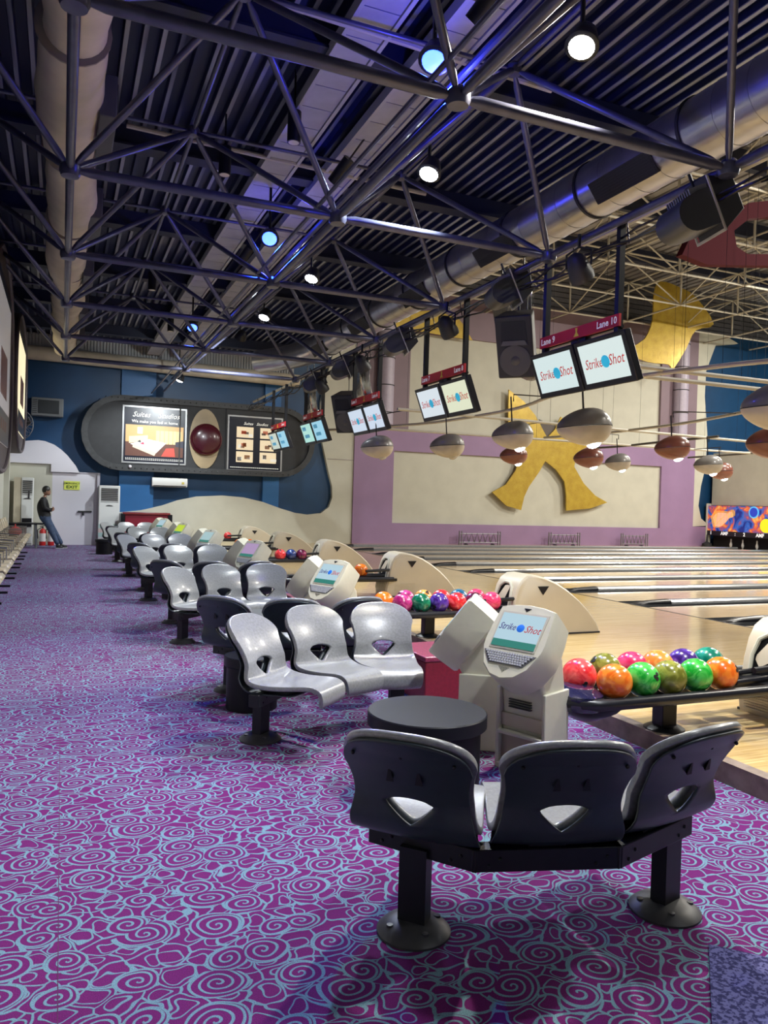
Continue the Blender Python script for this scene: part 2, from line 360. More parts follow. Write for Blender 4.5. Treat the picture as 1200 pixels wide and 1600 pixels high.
mb = MB(); mb.box((9.0, 25.05, 0.0), (9.32, 25.09, .02)); 

# ================================================================ lanes
LP = 1.76; Y1 = 7.56
cap_m = mat('polished_divider', (.62, .64, .66), .22, metal=.75); gut_m = mat('grey_gutter', (.10, .105, .11), .35, metal=.4)
names = {0: 'nearest to the racks in view'}
cnt = 0
ys = [Y1 + LP * k for k in range(-4, 10)]
for i in range(len(ys) - 1):
    a, b = ys[i] + .345, ys[i + 1] - .345
    mb = MB(); mb.box((8.05, a, -.02), (25.5, b, Z0))
    o = struct('lane', mb, lane_m); o['label'] = 'glossy maple lane'
mb = MB(); mb.box((8.02, -5, Z0 - .001), (8.06, 25.0, Z0 + .0015)); struct('trim_5', mb, darkgrey, 'thin dark foul line across the lanes')
mb = MB(); mb.box((8.05, ys[-1] + .345, -.02), (27, 25.05, Z0)); struct('floor_side', mb, approach_m)
mb = MB(); tmpg = MB()
prof = [(-.345, .12), (-.335, .06), (-.27, .015), (-.2, .015), (-.115, .06), (-.105, .115), (.105, .115), (.115, .06), (.2, .015), (.27, .015), (.335, .06), (.345, .12)]
n = len(prof)
gm = MB(); gm.add([(8.05, a, b) for a, b in prof] + [(25.5, a, b) for a, b in prof], [(i, i + 1, n + i + 1, n + i) for i in range(n - 1)])
gmesh = gm.mesh('gutter', gut_m, 50)
cm = MB()
cp = [(-.10, .115), (-.10, .150), (-.075, .178), (0, .188), (.075, .178), (.10, .150), (.10, .115)]; n = len(cp)
cm.add([(8.75, a, b) for a, b in cp] + [(25.5, a, b) for a, b in cp], [(i, (i + 1) % n, n + (i + 1) % n, n + i) for i in range(n)] + [tuple(range(n)), tuple(range(n, 2 * n))])
cmesh = cm.mesh('cap', cap_m, 35)
tm = MB(); tm.add([(8.0, 0, .13)] + [(8.35, a * .75, .115 + (b - .115) * .8) for a, b in cp] + [(8.75, a, b + .002) for a, b in cp],
                  [(0, 1 + i, 1 + (i + 1) % n) for i in range(n)] + [(1 + i, 1 + (i + 1) % n, 1 + n + (i + 1) % n, 1 + n + i) for i in range(n)] + [tuple(range(1 + n, 1 + 2 * n))])
tmesh = tm.mesh('tip', blackp, 60)
ordn = ['nearest', 'second nearest', 'third nearest', 'fourth nearest', 'fifth nearest', 'sixth nearest', 'seventh nearest', 'eighth nearest', 'farthest']
for i, y in enumerate(ys):
    k = i - 4
    if k < -1: lab = 'silver lane divider outside the right picture edge, %s beyond it' % ['farthest', 'third', 'second'][i]
    else: lab = 'silver capped lane divider, ' + ('nearest to the camera at the picture edge' if k == -1 else ordn[min(k, 8)] + ' of those with a black tip' if k < 9 else 'beside the purple wall')
    e = empty('lane_divider', (0, y, 0), label=lab, cat='lane divider', group='lane dividers between the lanes')
    link('gutter', gmesh, e); link('cap', cmesh, e)
    t = link('tip', tmesh, e); t['label'] = 'black pointed tip'
# masking unit over the pins
mk = empty('masking_unit', (25.6, 24.4, 0), label='colourful pin masking screen numbered 1 and 2 at the far right', cat='screen')
def art_mat():
    g = NT('masking_art'); tc = g.n('TexCoord'); P = tc.outputs['Object']
    n = g.n('TexNoise'); n.inputs['Scale'].default_value = 1.9; n.inputs['Detail'].default_value = 5; n.inputs['Distortion'].default_value = 1.2; g.put(n.inputs['Vector'], P)
    r = g.n('ValToRGB'); cr = r.color_ramp; cr.elements[0].position = .36; cr.elements[0].color = (.01, .02, .22, 1); cr.elements[1].position = .66; cr.elements[1].color = (.85, .45, .12, 1)
    for p, c in ((.44, (.03, .13, .55, 1)), (.5, (.20, .08, .22, 1)), (.56, (.70, .10, .03, 1))):
        e = cr.elements.new(p); e.color = c
    g.put(r.inputs[0], n.outputs[0]); g.put(g.b.inputs['Base Color'], r.outputs[0]); g.put(g.b.inputs['Emission Color'], r.outputs[0]); g.b.inputs['Emission Strength'].default_value = .55
    return g.m
mb = MB(); mb.box((-.02, -7.0, .80), (.05, .62, 1.86)); obj('art_panel', mb, art_mat(), mk)
mb = MB(); mb.box((-.04, -7.0, .60), (.06, .64, .80)); obj('number_strip', mb, blackp, mk)
mb = MB(); mb.box((.3, -7, 0), (.5, .6, .60)); obj('pin_pit', mb, mat('pit_black', (.01, .01, .012), .8), mk)
lw = mat('lit_white', (.8, .8, .8), .4, emit=(1, 1, 1), estr=.6)
for yy, s_ in ((.40, '1'), (-.32, 'AMF'), (-.88, ':'), (-1.33, '2'), (-2.1, 'AMF')): letters(mk, s_, .20, lw, frame((-.05, yy, .70), (0, -1, 0), (0, 0, 1)), bold=.006)
def pin_outline(s): return [(-.28 * s, 0), (-.42 * s, .25 * s), (-.45 * s, .5 * s), (-.3 * s, .95 * s), (-.16 * s, 1.2 * s), (-.2 * s, 1.4 * s), (-.16 * s, 1.56 * s), (0, 1.62 * s), (.16 * s, 1.56 * s), (.2 * s, 1.4 * s), (.16 * s, 1.2 * s), (.3 * s, .95 * s), (.45 * s, .5 * s), (.42 * s, .25 * s), (.28 * s, 0)]
for s_, h, mm in ((.80, .012, mat('pin_glow', (.8, .4, .05), .5, emit=(1, .5, .1), estr=.7)), (.66, .02, mat('pin_white', (.55, .5, .6), .4, emit=(.55, .5, .6), estr=.5))):
    mb = MB(); mb.prism(pin_outline(s_), 0, h); obj('printed_pin', mb, mm, mk, M=frame((-.02, .40 - (.80 - s_) * .8, 1.18), (0, .33, .94), (0, -1, .33)))
for yy, zz, r_, c_ in ((-1.75, 1.62, .24, (.1, .5, .9)), (-1.75, 1.62, .19, (.02, .05, .5)), (-2.35, 1.1, .28, (.85, .75, .02)), (-3.0, 1.6, .26, (.7, .1, .05)), (-3.4, 1.2, .35, (.1, .5, .2))):
    mb = MB(); mb.lathe([(r_, 0), (r_, .01 + .02 * (.35 - r_))], 24); obj('printed_ball', mb, mat('print%.2f%.2f%.2f' % c_, c_, .5, emit=c_, estr=.6), mk, M=frame((-.025, yy, min(zz, 1.87 - r_)), (0, -1, 0), (0, 0, 1)))
# pins standing under it and a dark stand
for i, (px_, py_) in enumerate(((25.75, 23.9), (25.75, 23.3), (25.75, 22.6))):
    mb = MB(); mb.lathe([(.025, 0), (.045, .06), (.06, .12), (.045, .2), (.024, .26), (.03, .32), (.018, .37), (.001, .38)], 14)
    tag(obj('bowling_pin', mb, mat('pin_plastic', (.75, .72, .68), .25), loc=(px_, py_, Z0)), '%s white bowling pin standing under the masking screen' % ['leftmost', 'middle', 'rightmost'][i], 'bowling pin', 'pins under the masking screen')
mb = MB(); mb.lathe([(.2, 0), (.2, .12), (.05, .2), (.03, .5)], 12); tag(obj('floor_stand', mb, darkgrey, loc=(25.3, 24.75, Z0)), 'dark floor stand at the corner of the masking screen', 'stand')

# ================================================================ gold starfish on the wall
def gold_mat():
    g = NT('gold_glitter_sheet'); tc = g.n('TexCoord'); P = tc.outputs['Object']
    n = g.n('TexNoise'); n.inputs['Scale'].default_value = 3.5; n.inputs['Detail'].default_value = 6; g.put(n.inputs['Vector'], P)
    n2 = g.n('TexNoise'); n2.inputs['Scale'].default_value = 60; g.put(n2.inputs['Vector'], P)
    c = g.mix(g.step(n.outputs[0], .25, .75), (.42, .27, .025, 1), (.52, .36, .04, 1)); c = g.mix(g.math('MULTIPLY', g.step(n2.outputs[0], .5, .7), .35), c, (.8, .62, .2, 1))
    g.put(g.b.inputs['Base Color'], c); g.b.inputs['Roughness'].default_value = .38; g.b.inputs['Metallic'].default_value = .25
    bp = g.n('Bump'); bp.inputs['Strength'].default_value = .25; bp.inputs['Distance'].default_value = .03; g.put(bp.inputs['Height'], n.outputs[0]); g.put(g.b.inputs['Normal'], bp.outputs[0])
    return g.m
gold = gold_mat()
def smooth_poly(p, k=4):
    out = []; n = len(p)
    for i in range(n):
        p0, p1, p2, p3 = (Vector(p[(i + j) % n]) for j in (-1, 0, 1, 2))
        for j in range(k):
            t = j / k; out.append(tuple(.5 * ((2 * p1) + (p2 - p0) * t + (2 * p0 - 5 * p1 + 4 * p2 - p3) * t * t + (3 * p1 - p0 - 3 * p2 + p3) * t ** 3)))
    return out
star = [(15.37, 5.95), (16.04, 5.57), (16.58, 5.07), (17.15, 4.25), (17.5, 4.6), (17.75, 5.1), (18.3, 4.62), (19.5, 4.25), (18.55, 3.75), (18.45, 3.2), (18.92, 2.57), (19.5, 2.1), (20.11, 1.84), (19.27, 1.58), (18.14, 1.47), (18.12, 2.1), (18.02, 2.6), (17.6, 3.05), (17.1, 3.35), (16.83, 2.91), (16.4, 2.35), (16.2, 1.95), (16.08, 1.44), (15.42, 1.59), (14.79, 2.08), (15.39, 2.39), (15.79, 2.94), (15.95, 3.5), (15.6, 3.8), (14.9, 4.15), (15.42, 4.4), (15.38, 5.0)]
st = empty('gold_starfish', (17, 24.9, 3.4), label='large gold five armed starfish cutout on the cream panel', cat='wall decoration')
mb = MB(); mb.prism([(a - 17, b - 3.4) for a, b in star], -.03, .03, axis='y'); obj('gold_sheet', mb, gold, st, smooth=False)
mb = MB(); mb.prism([(-.22, 1.55), (0, .75), (.75, 1.25)], .04, .05, axis='y'); obj('shadow_point', mb, mat('shadow_brown', (.12, .10, .09), .7), st)  # small dark triangle drawn in as a shadow behind the starfish
mb = MB(); mb.box((-.1, .03, -.1), (.1, .22, .1)); obj('wall_spacer', mb, darkgrey, st)
star2 = [(22.6, 11.05), (23.64, 10.95), (24.53, 10.66), (25.58, 9.64), (24.59, 9.26), (24.1, 8.44), (23.61, 7.72), (23.34, 7.45), (23.2, 7.68), (22.08, 7.68), (21.01, 7.99), (21.88, 8.6), (22.27, 9.44), (22.3, 10.49)]
kx = 23.2 / 25.1
mb = MB(); mb.prism(smooth_poly([(a * kx, 1.55 + (b - 1.55) * kx) for a, b in star2], 3), 23.17, 23.23, axis='y'); tag(obj('gold_cutout', mb, gold, smooth=False), 'gold curved starfish arm hanging under the roof frame at right', 'wall decoration')
star0 = [(11.0, 8.6), (11.52, 8.45), (12.33, 8.6), (13.3, 8.40), (13.5, 8.2), (13.9, 7.68), (12.89, 7.72), (11.34, 7.79), (10.2, 7.4)]
mb = MB(); mb.prism([(a * .985, 1.55 + (b - 1.55) * .985) for a, b in star0], 24.75, 24.8, axis='y'); tag(obj('gold_cutout', mb, gold, smooth=False), 'gold starfish arm high on the left mauve column', 'wall decoration')
# small tube racks at the foot of the purple wall
rk = [(13.39, 15.12), (17.29, 18.73), (20.75, 22.1)]
for i, (a, b) in enumerate(rk):
    e = empty('tube_rack', (a, 24.75, 0), label=['left', 'middle', 'right'][i] + ' grey tube rack standing against the purple wall', cat='rack', group='tube racks at the purple wall')
    mb = MB(); wd = b - a
    for x in (0, .1, wd - .1, wd): mb.tube([(x, 0, .0), (x, 0, .62)], .022, 6)
    for z in (.2, .52): mb.tube([(0, 0, z), (wd, 0, z)], .018, 6)
    for k in range(6): mb.tube([(wd * (.1 + .8 * k / 6), 0, .2), (wd * (.1 + .8 * (k + .5) / 6), .0, .55), (wd * (.1 + .8 * (k + 1) / 6), 0, .2)], .014, 6)
    obj('tube_frame', mb, mat('dull_steel', (.25, .25, .27), .4, metal=.6), e, smooth=60)
    mb = MB()
    for x in (.3, wd - .3): mb.lathe([(.05, -.0), (.09, .02), (.1, .12), (.05, .16)], 10, M=Matrix.Translation((x, .02, .0)))
    obj('wheel', mb, blackp, e)

# ================================================================ seats
NTH = ['nearest', 'second nearest', 'third nearest', 'fourth nearest', 'fifth nearest', 'farthest']
def interp(tab, t):
    """catmull rom through the rows of tab"""
    n = len(tab) - 1; i = min(int(t * n), n - 1); f = t * n - i
    p = [tab[max(0, min(n, i + j))] for j in (-1, 0, 1, 2)]
    return [.5 * ((2 * b) + (c - a) * f + (2 * a - 5 * b + 4 * c - d) * f * f + (3 * b - a - 3 * c + d) * f ** 3) for a, b, c, d in zip(*p)]
HZ0, HZM, HZ1 = .425, .505, .535
def whole(z):
    if z <= HZ0 or z >= HZ1: return 0
    if z < HZM: return .088 * ((z - HZ0) / (HZM - HZ0)) ** .85
    return .088 * math.sqrt(max(0, 1 - ((z - HZM) / (HZ1 - HZM)) ** 2))
def shell(tab, rows, cols, top, hole=True, curve=.035):
    """tab: (y, z, half width) along the profile up to the bulge; top: (W, z of the bulge, height, [(z, y) ...] profile above)"""
    mb = MB(); P = [interp(tab, i / rows) for i in range(rows + 1)]
    if hole:
        Q = []
        for a, b in zip(P, P[1:]):
            Q.append(a)
            if a[0] < .12:
                for z in (HZ0, HZM - .01, HZM + .01, HZ1 - .008, HZ1 - .002, HZ1):
                    if a[1] < z < b[1]:
                        f = (z - a[1]) / (b[1] - a[1]); Q.append([u_ + (v_ - u_) * f for u_, v_ in zip(a, b)])
        Q.append(P[-1]); P = Q
    W, zb, ht, prof = top
    def yprof(z):
        for (za, ya), (zc, yc) in zip(prof, prof[1:]):
            if z <= zc: return ya + (yc - ya) * max(0, (z - za) / (zc - za))
        return prof[-1][1]
    rowL = []
    for (y, z, wd) in P:
        wh = whole(z) if (hole and y < .12) else 0
        L = []
        for s in (-1, 1):
            half = []
            for j in range(cols + 1):
                x = wh + (wd - wh) * math.sin(PI / 2 * j / cols); u_ = x / .23
                back = max(0, min(1, (z - .42) / .1)) if y < .15 else 0
                half.append((s * x, y + back * curve * u_ * u_, z + (1 - back) * .012 * u_ * u_ * (1 if y < .45 else 0) - (.018 * (1 - u_ * u_) if y > .485 and z < .36 else 0)))
            L.append(half)
        rowL.append(L)
    for k in range(1, 11):
        f = k / 10; L = []
        for s in (-1, 1):
            half = []
            for j in range(cols + 1):
                x = W * math.sin(PI / 2 * j / cols); q_ = min(1, abs(x) / W); zt = zb + ht * (1 - q_ ** 2.7) ** (1 / 2.2)
                z = zb + (zt - zb) * f; half.append((s * x, yprof(z) + curve * (x / .23) ** 2, z))
            L.append(half)
        rowL.append(L)
    vs = []; fs = []
    for s in (0, 1):
        base = len(vs)
        for L in rowL: vs += L[s]
        m = cols + 1
        for i in range(len(rowL) - 1):
            for j in range(cols):
                q = (base + i * m + j, base + i * m + j + 1, base + (i + 1) * m + j + 1, base + (i + 1) * m + j); fs.append(q if s else q[::-1])
    mb.add(vs, fs)
    me = mb.mesh('shell', seatm, 60)
    bm = bmesh.new(); bm.from_mesh(me); bmesh.ops.remove_doubles(bm, verts=bm.verts, dist=.0005); bmesh.ops.dissolve_degenerate(bm, dist=.0003, edges=bm.edges); bmesh.ops.recalc_face_normals(bm, faces=bm.faces)
    bm.to_mesh(me); bm.free(); me.polygons.foreach_set('use_smooth', [True] * len(me.polygons))
    return me
seat_tab = [(.472, .312, .125), (.492, .325, .140), (.500, .36, .150), (.478, .398, .157), (.40, .405, .168), (.28, .392, .190), (.16, .385, .215), (.07, .392, .232), (.02, .415, .232), (-.005, .46, .224), (-.02, .51, .217), (-.045, .57, .216), (-.08, .63, .226), (-.105, .667, .240)]
seat_me = shell(seat_tab, 34, 9, (.240, .667, .128, [(.667, -.105), (.70, -.13), (.73, -.158), (.76, -.188), (.78, -.205), (.80, -.215)]))
back_tab = [(.30, .345, .165), (.12, .342, .205), (.04, .348, .232), (-.01, .375, .236), (-.04, .42, .230), (-.054, .46, .221), (-.066, .51, .212), (-.090, .57, .211), (-.118, .62, .220), (-.138, .65, .230)]
back_me = shell(back_tab, 30, 9, (.230, .65, .121, [(.65, -.138), (.70, -.172), (.73, -.198), (.76, -.222), (.78, -.235)]))
back_me.materials[0] = backm
def solid(o, t, off=-1):
    m = o.modifiers.new('s', 'SOLIDIFY'); m.thickness = t; m.offset = off
    return o
recm = MB()
for x in (-.052, .052):
    yb = -.126
    recm.add([(x - .014, yb, .60), (x + .014, yb, .60), (x + .004, yb - .012, .645), (x - .004, yb - .012, .645), (x, yb + .02, .61)], [(0, 1, 2, 3), (0, 4, 1), (1, 4, 2), (2, 4, 3), (3, 4, 0)])
for x, z in ((-.18, .70), (0, .715), (.18, .70)):
    recm.ball((x, (-.176 if x == 0 else -.155), z - .01), .0075, 8, 6)
rec_me = recm.mesh('recess', mat('recess_black', (.004, .004, .005), .6), 40)
def make_seat(parent, x, y, rz):
    M = Matrix.Translation((x, y, 0)) @ Matrix.Rotation(rz, 4, 'Z')
    s = solid(link('seat', seat_me, parent, M=M), .028, 0); ss = s.modifiers.new('ss', 'SUBSURF'); ss.levels = ss.render_levels = 1
    b = solid(link('back_cover', back_me, s), .008, 0); b['label'] = 'charcoal outer back shell'
    r = link('recess', rec_me, s); r['kind'] = 'stuff'
    return s
legm = MB(); legm.box((-.052, -.032, .02), (.052, .032, .31)); leg_me = legm.mesh('leg', black)
ftm = MB(); ftm.lathe([(.135, 0), (.135, .008), (.11, .03), (.06, .045), (.0, .046)], 28)
for k in range(4): ftm.lathe([(.012, .02), (.012, .04), (.0, .041)], 8, M=Matrix.Translation((.095 * math.cos(k * PI / 2 + .8), .095 * math.sin(k * PI / 2 + .8), 0)))
foot_me = ftm.mesh('foot', mat('worn_foot_disc', (.045, .045, .05), .45, noise=.3, nscale=12), 40)
def make_bench(seats, beam, feet, label):
    e = empty('seat_bench', (0, 0, 0), 0, label, 'bench', 'three seat benches at the lanes')
    for x, y, a in seats: make_seat(e, x, y, R(a))
    mb = MB()
    pts = [Vector((*p, 0)) for p in beam]
    for i in range(len(pts) - 1):
        d = (pts[i + 1] - pts[i]); L = d.length; ang = math.atan2(d.y, d.x)
        M = Matrix.Translation(pts[i]) @ Matrix.Rotation(ang, 4, 'Z')
        mb.box((-.02, -.035, .275), (L + .02, .035, .355), M=M)
        for s in (0.06, L - .06):
            for q in (-.02, .02): mb.tube([(s + q, -.041, .31 + q * .6), (s + q, .041, .31 + q * .6)], .008, 6, M=M)
        mb.box((L / 2 - .07, -.02, .352), (L / 2 + .07, .14, .366), M=M)
    obj('beam', mb, black, e, bevel=.004)
    for x, y, a in feet:
        l = link('leg', leg_me, e, loc=(x, y, 0), rot=(0, 0, R(a))); link('foot', foot_me, l)
    return e
nearS = [(1.18, 2.45, -43), (1.64, 2.24, -16), (2.15, 2.25, 9)]
near0 = make_bench(nearS, [(1.13, 2.66), (1.37, 2.34), (1.86, 2.20), (2.30, 2.33)], [(1.215, 2.50, -46), (2.20, 2.30, 16)], 'nearest bench, dark seat backs turned to the camera, in front of the round table')
def turn(l, cx, cy): return [(cx - (x - 1.63), cy - (y - 2.24), a + 180) for x, y, a in l]
# the facing bench is the mirror image across the table
farS = [(1.23, 4.84, 180 + 43), (1.71, 5.15, 180 + 18), (2.21, 5.20, 180 - 8)]
far0 = make_bench(farS, [(1.12, 4.62), (1.46, 4.97), (1.95, 5.12), (2.42, 5.06)], [(1.22, 4.86, 43), (2.28, 5.10, -8)], 'nearest of the light grey benches facing the camera, behind the round table')
P_ = 3.5
FO = [0, 3.5, 7.0, 10.6, 14.0, 17.5]
NO = [0, 3.68, 7.2, 10.7, 14.2, 17.6]
for k in range(1, 6):
    dup(near0, (0.08, NO[k], 0), label=['', 'second dark backed bench, just behind the nearest light grey bench', 'third dark backed bench from the camera', 'fourth dark backed bench from the camera', 'fifth dark backed bench from the camera', 'dark backed bench farthest down the aisle'][k])
    dup(far0, (0.0, FO[k], 0), label='light grey bench facing the camera, %s' % ['', 'second of them from the camera', 'third of them from the camera', 'fourth of them from the camera', 'fifth of them from the camera', 'farthest, by the standing air conditioner'][k])
# round black tables
def drum(name, x, y, r, h, label, group=None):
    e = empty(name, (x, y, 0), 0, label, 'table', group)
    mb = MB(); mb.lathe([(r - .006, h - .075), (r, h - .07), (r, h - .006), (r - .006, h), (.0, h)], 48)
    obj('table_top', mb, mat('black_laminate', (.012, .013, .018), .42, noise=.15, nscale=4, spec=.18), e)
    mb = MB(); mb.lathe([(r * .90, 0), (r * .90, h - .075)], 40); obj('base', mb, mat('black_base', (.004, .004, .007), .5, spec=.25), e)
    return e
t0 = drum('round_table', 1.86, 3.74, .325, .43, 'low round black table behind the nearest bench')
drum('round_stool', 1.34, 5.64, .21, .39, 'black drum behind the nearest light grey bench, at the aisle')
for k in range(1, 6):
    dup(t0, (1.9, 3.9 + P_ * k, 0), label='low round black table in the %s seating group' % ['', 'second', 'third', 'fourth', 'fifth', 'sixth'][k])
drum('round_stool', 1.05, 21.3, .23, .39, 'black drum at the far aisle end of the benches')
# maroon boxes at the step
mred = mat('maroon_vinyl', (.24, .012, .03), .45, noise=.15, nscale=40)
rb = empty('maroon_box', (2.95, 5.62, 0), 0, 'maroon box with glittery top beside the nearest scoring consoles', 'box', 'maroon boxes at the step')
mb = MB(); mb.box((-.33, -.3, .0), (.33, .3, .33)); obj('box_body', mb, mred, rb, bevel=.01)
mb = MB(); mb.box((-.34, -.31, .33), (.34, .31, .37)); obj('lid', mb, mat('glitter_maroon', (.30, .04, .09), .3, noise=.5, nscale=120), rb, bevel=.008)
dup(rb, (2.95, 5.62 + P_, 0), label='maroon box beside the second scoring consoles')

# ================================================================ scoring consoles
scr_t = mat('console_screen', (.02, .02, .02), .25, emit=(.55, .78, .90), estr=.8)
scr_g = mat('console_screen_green', (.01, .05, .04), .3, emit=(.04, .22, .18), estr=.8)
ink = mat('dark_blue_ink', (.05, .03, .2), .4); inkr = mat('red_ink', (.5, .02, .03), .4); globe = mat('globe_blue', (.02, .12, .5), .3, emit=(.02, .15, .6), estr=.5)
keym = mat('grey_keys', (.42, .43, .46), .4); keyb = mat('key_bed', (.12, .12, .13), .5)
def face_poly(s=1.0, ds=0):
    p = [(-.185, .225), (-.10, .245), (0, .252), (.10, .245), (.185, .225), (.198, .12), (.205, .0), (.200, -.05), (.15, -.165), (.08, -.225), (0, -.242), (-.08, -.225), (-.15, -.165), (-.200, -.05), (-.205, .0), (-.198, .12)]
    return [((a + math.copysign(ds, a)) * s, (b + math.copysign(ds, b)) * s) for a, b in p]
def make_console(label, scr=scr_t, scrolls=True, loc=(0, 0, 0), rz=0):
    e = empty('scoring_console', loc, rz, label, 'console', 'scoring consoles')
    # face plane: origin at the face centre, leaning back
    F_ = frame((0, -.215, .775), (1, 0, 0), (0, .60, .80))
    mb = MB(); mb.prism(face_poly()[::-1][::-1], -.10, 0); mb.prism(face_poly(), -.30, -.10, top=1.0)
    hd = MB()
    sec = [(-.225, .90), (-.21, .96), (-.12, .985), (-.012, 1.0), (0, .965)]
    poly = face_poly(); n = len(poly); vs = []; fs = []
    for z, s in sec: vs += [(a * s, b * s, z) for a, b in poly]
    for i in range(len(sec) - 1): fs += [(i * n + j, i * n + (j + 1) % n, (i + 1) * n + (j + 1) % n, (i + 1) * n + j) for j in range(n)]
    fs += [tuple(range(n)), tuple((len(sec) - 1) * n + j for j in range(n))]
    hd.add(vs, fs); head = obj('head', hd, beige, e, smooth=35, M=F_)
    mb = MB(); mb.prism([(-.160, .190), (.160, .190), (.153, -.055), (-.153, -.055)][::-1], -.0, .004); obj('bezel', mb, mat('bezel_beige', (.50, .47, .40), .4), head)
    mb = MB(); mb.box((-.145, .0, .004), (.145, .177, .007)); sc = obj('screen', mb, scr, head); sc['label'] = 'lit screen'
    mb = MB(); mb.box((-.145, -.043, .004), (.145, .0, .007)); obj('screen_band', mb, scr_g, head)
    if scrolls:
        link('lettering', text_mesh('Strike', .062, ink, shear=.35, squash=.78), head, M=Matrix.Translation((-.082, .085, .0085)))
        link('lettering', text_mesh('Shot', .066, inkr, shear=.35, squash=.85), head, M=Matrix.Translation((.088, .082, .0085)))
        mb = MB(); mb.lathe([(.026, 0), (.02, .002), (0, .003)], 20); obj('printed_ball', mb, globe, head, M=Matrix.Translation((.008, .085, .0075)))
    mb = MB(); mb.prism([(-.175, -.075), (-.115, -.15), (.115, -.15), (.175, -.075)], 0, .004); kb = obj('keyboard', mb, keyb, head)
    mb = MB()
    for r_ in range(5):
        y = -.083 - r_ * .0145; hw = .158 - r_ * .0125; nk = int(hw * 2 / .0165)
        for k in range(nk):
            x = -hw + .008 + k * (2 * hw - .016) / (nk - 1); mb.box((x - .0062, y - .0055, .004), (x + .0062, y + .0055, .010))
    k_ = obj('keys', mb, keym, head); k_['kind'] = 'stuff'
    mb = MB()
    for r_ in range(5):
        for k in range(9 - 2 * r_): mb.box((-.032 + r_ * .008 + k * .008 - .002, -.168 - r_ * .007 - .002, .0), (-.032 + r_ * .008 + k * .008 + .002, -.168 - r_ * .007 + .002, .002))
    obj('speaker_holes', mb, darkgrey, head)
    mb = MB(); mb.prism([(-.024, .222), (0, .200), (.024, .222)], 0, .0025); obj('emblem', mb, blackp, head)
    # body: side profile (y, z) swept over its width
    prof = [(-.10, 0), (-.10, .38), (-.112, .46), (-.15, .53), (-.21, .60), (-.12, .78), (-.02, .80), (.08, .66), (.12, .45), (.13, 0)]
    mb = MB(); mb.prism(prof, -.15, .15, axis='x'); body = obj('body', mb, beige, e, bevel=.02, seg=3)
    for s in (-1, 1):
        mb = MB(); mb.box((s * .157 - .012, -.135, 0), (s * .157 + .012, .13, .48)); obj('side_rail', mb, beige, body, bevel=.006)
    mb = MB()
    for k in range(4): mb.box((-.09, -.135, .395 + k * .015), (.06, -.09, .401 + k * .015), M=None)
    obj('vent_slit', mb, blackp, body, loc=(0, .012, -.03))
    mb = MB(); mb.box((-.15, -.112, .245), (.15, -.098, .325)); obj('drawer_panel', mb, beige2, body, bevel=.004)
    mb = MB(); mb.box((-.15, -.15, .205), (.15, -.10, .225)); obj('shelf', mb, beige, body, bevel=.004); mb = MB(); mb.box((-.15, -.15, .0), (.15, -.10, .03)); obj('foot_board', mb, beige, body, bevel=.004)
    mb = MB(); mb.box((-.143, -.104, .032), (.143, -.099, .203)); obj('recess_panel', mb, mat('recess_tan', (.36, .31, .24), .6), body)
    mb = MB()
    for k in range(3): mb.tube([(.10 + k * .022, .17, .84 - .012 * k), (.10 + k * .022, .13, .87 - .012 * k)], .004, 5)
    return e
A0 = make_console('beige scoring console with lit logo screen and keyboard, nearest the camera', loc=(2.62, 3.86, 0), rz=R(-66))
B0 = make_console('beige scoring console turned away, seen from its blank back beside the nearest one', loc=(2.56, 4.36, 0), rz=R(-124))
for i, scr in enumerate([scr_t, mat('screen_rainbow', (.02, .02, .02), .3, emit=(.5, .35, .6), estr=.8), mat('screen_teal', (.02, .02, .02), .3, emit=(.5, .75, .8), estr=.7), mat('screen_yellow', (.02, .02, .02), .3, emit=(.6, .8, .03), estr=.8), mat('screen_bluewhite', (.02, .02, .02), .3, emit=(.5, .7, .8), estr=.8)]):
    y = P_ * (i + 1)
    a = dup(A0, (2.62, 3.80 + y, 0), label='scoring console with %s screen, %s from the camera' % (['pale and green', 'pink and teal', 'white and green', 'yellow', 'blue and white'][i], ['second', 'third', 'fourth', 'fifth', 'sixth'][i]))
    for h in a.children:
        for c in list(h.children):
            if c.name.startswith('screen') and not c.name.startswith('screen_band'): c.data = c.data.copy(); c.data.materials[0] = scr
            if i > 0 and (c.name.startswith('lettering') or c.name.startswith('printed_ball')): bpy.data.objects.remove(c)
    dup(B0, (2.55, 4.30 + y, 0), label='scoring console facing away in the %s seating group' % ['second', 'third', 'fourth', 'fifth', 'sixth'][i])

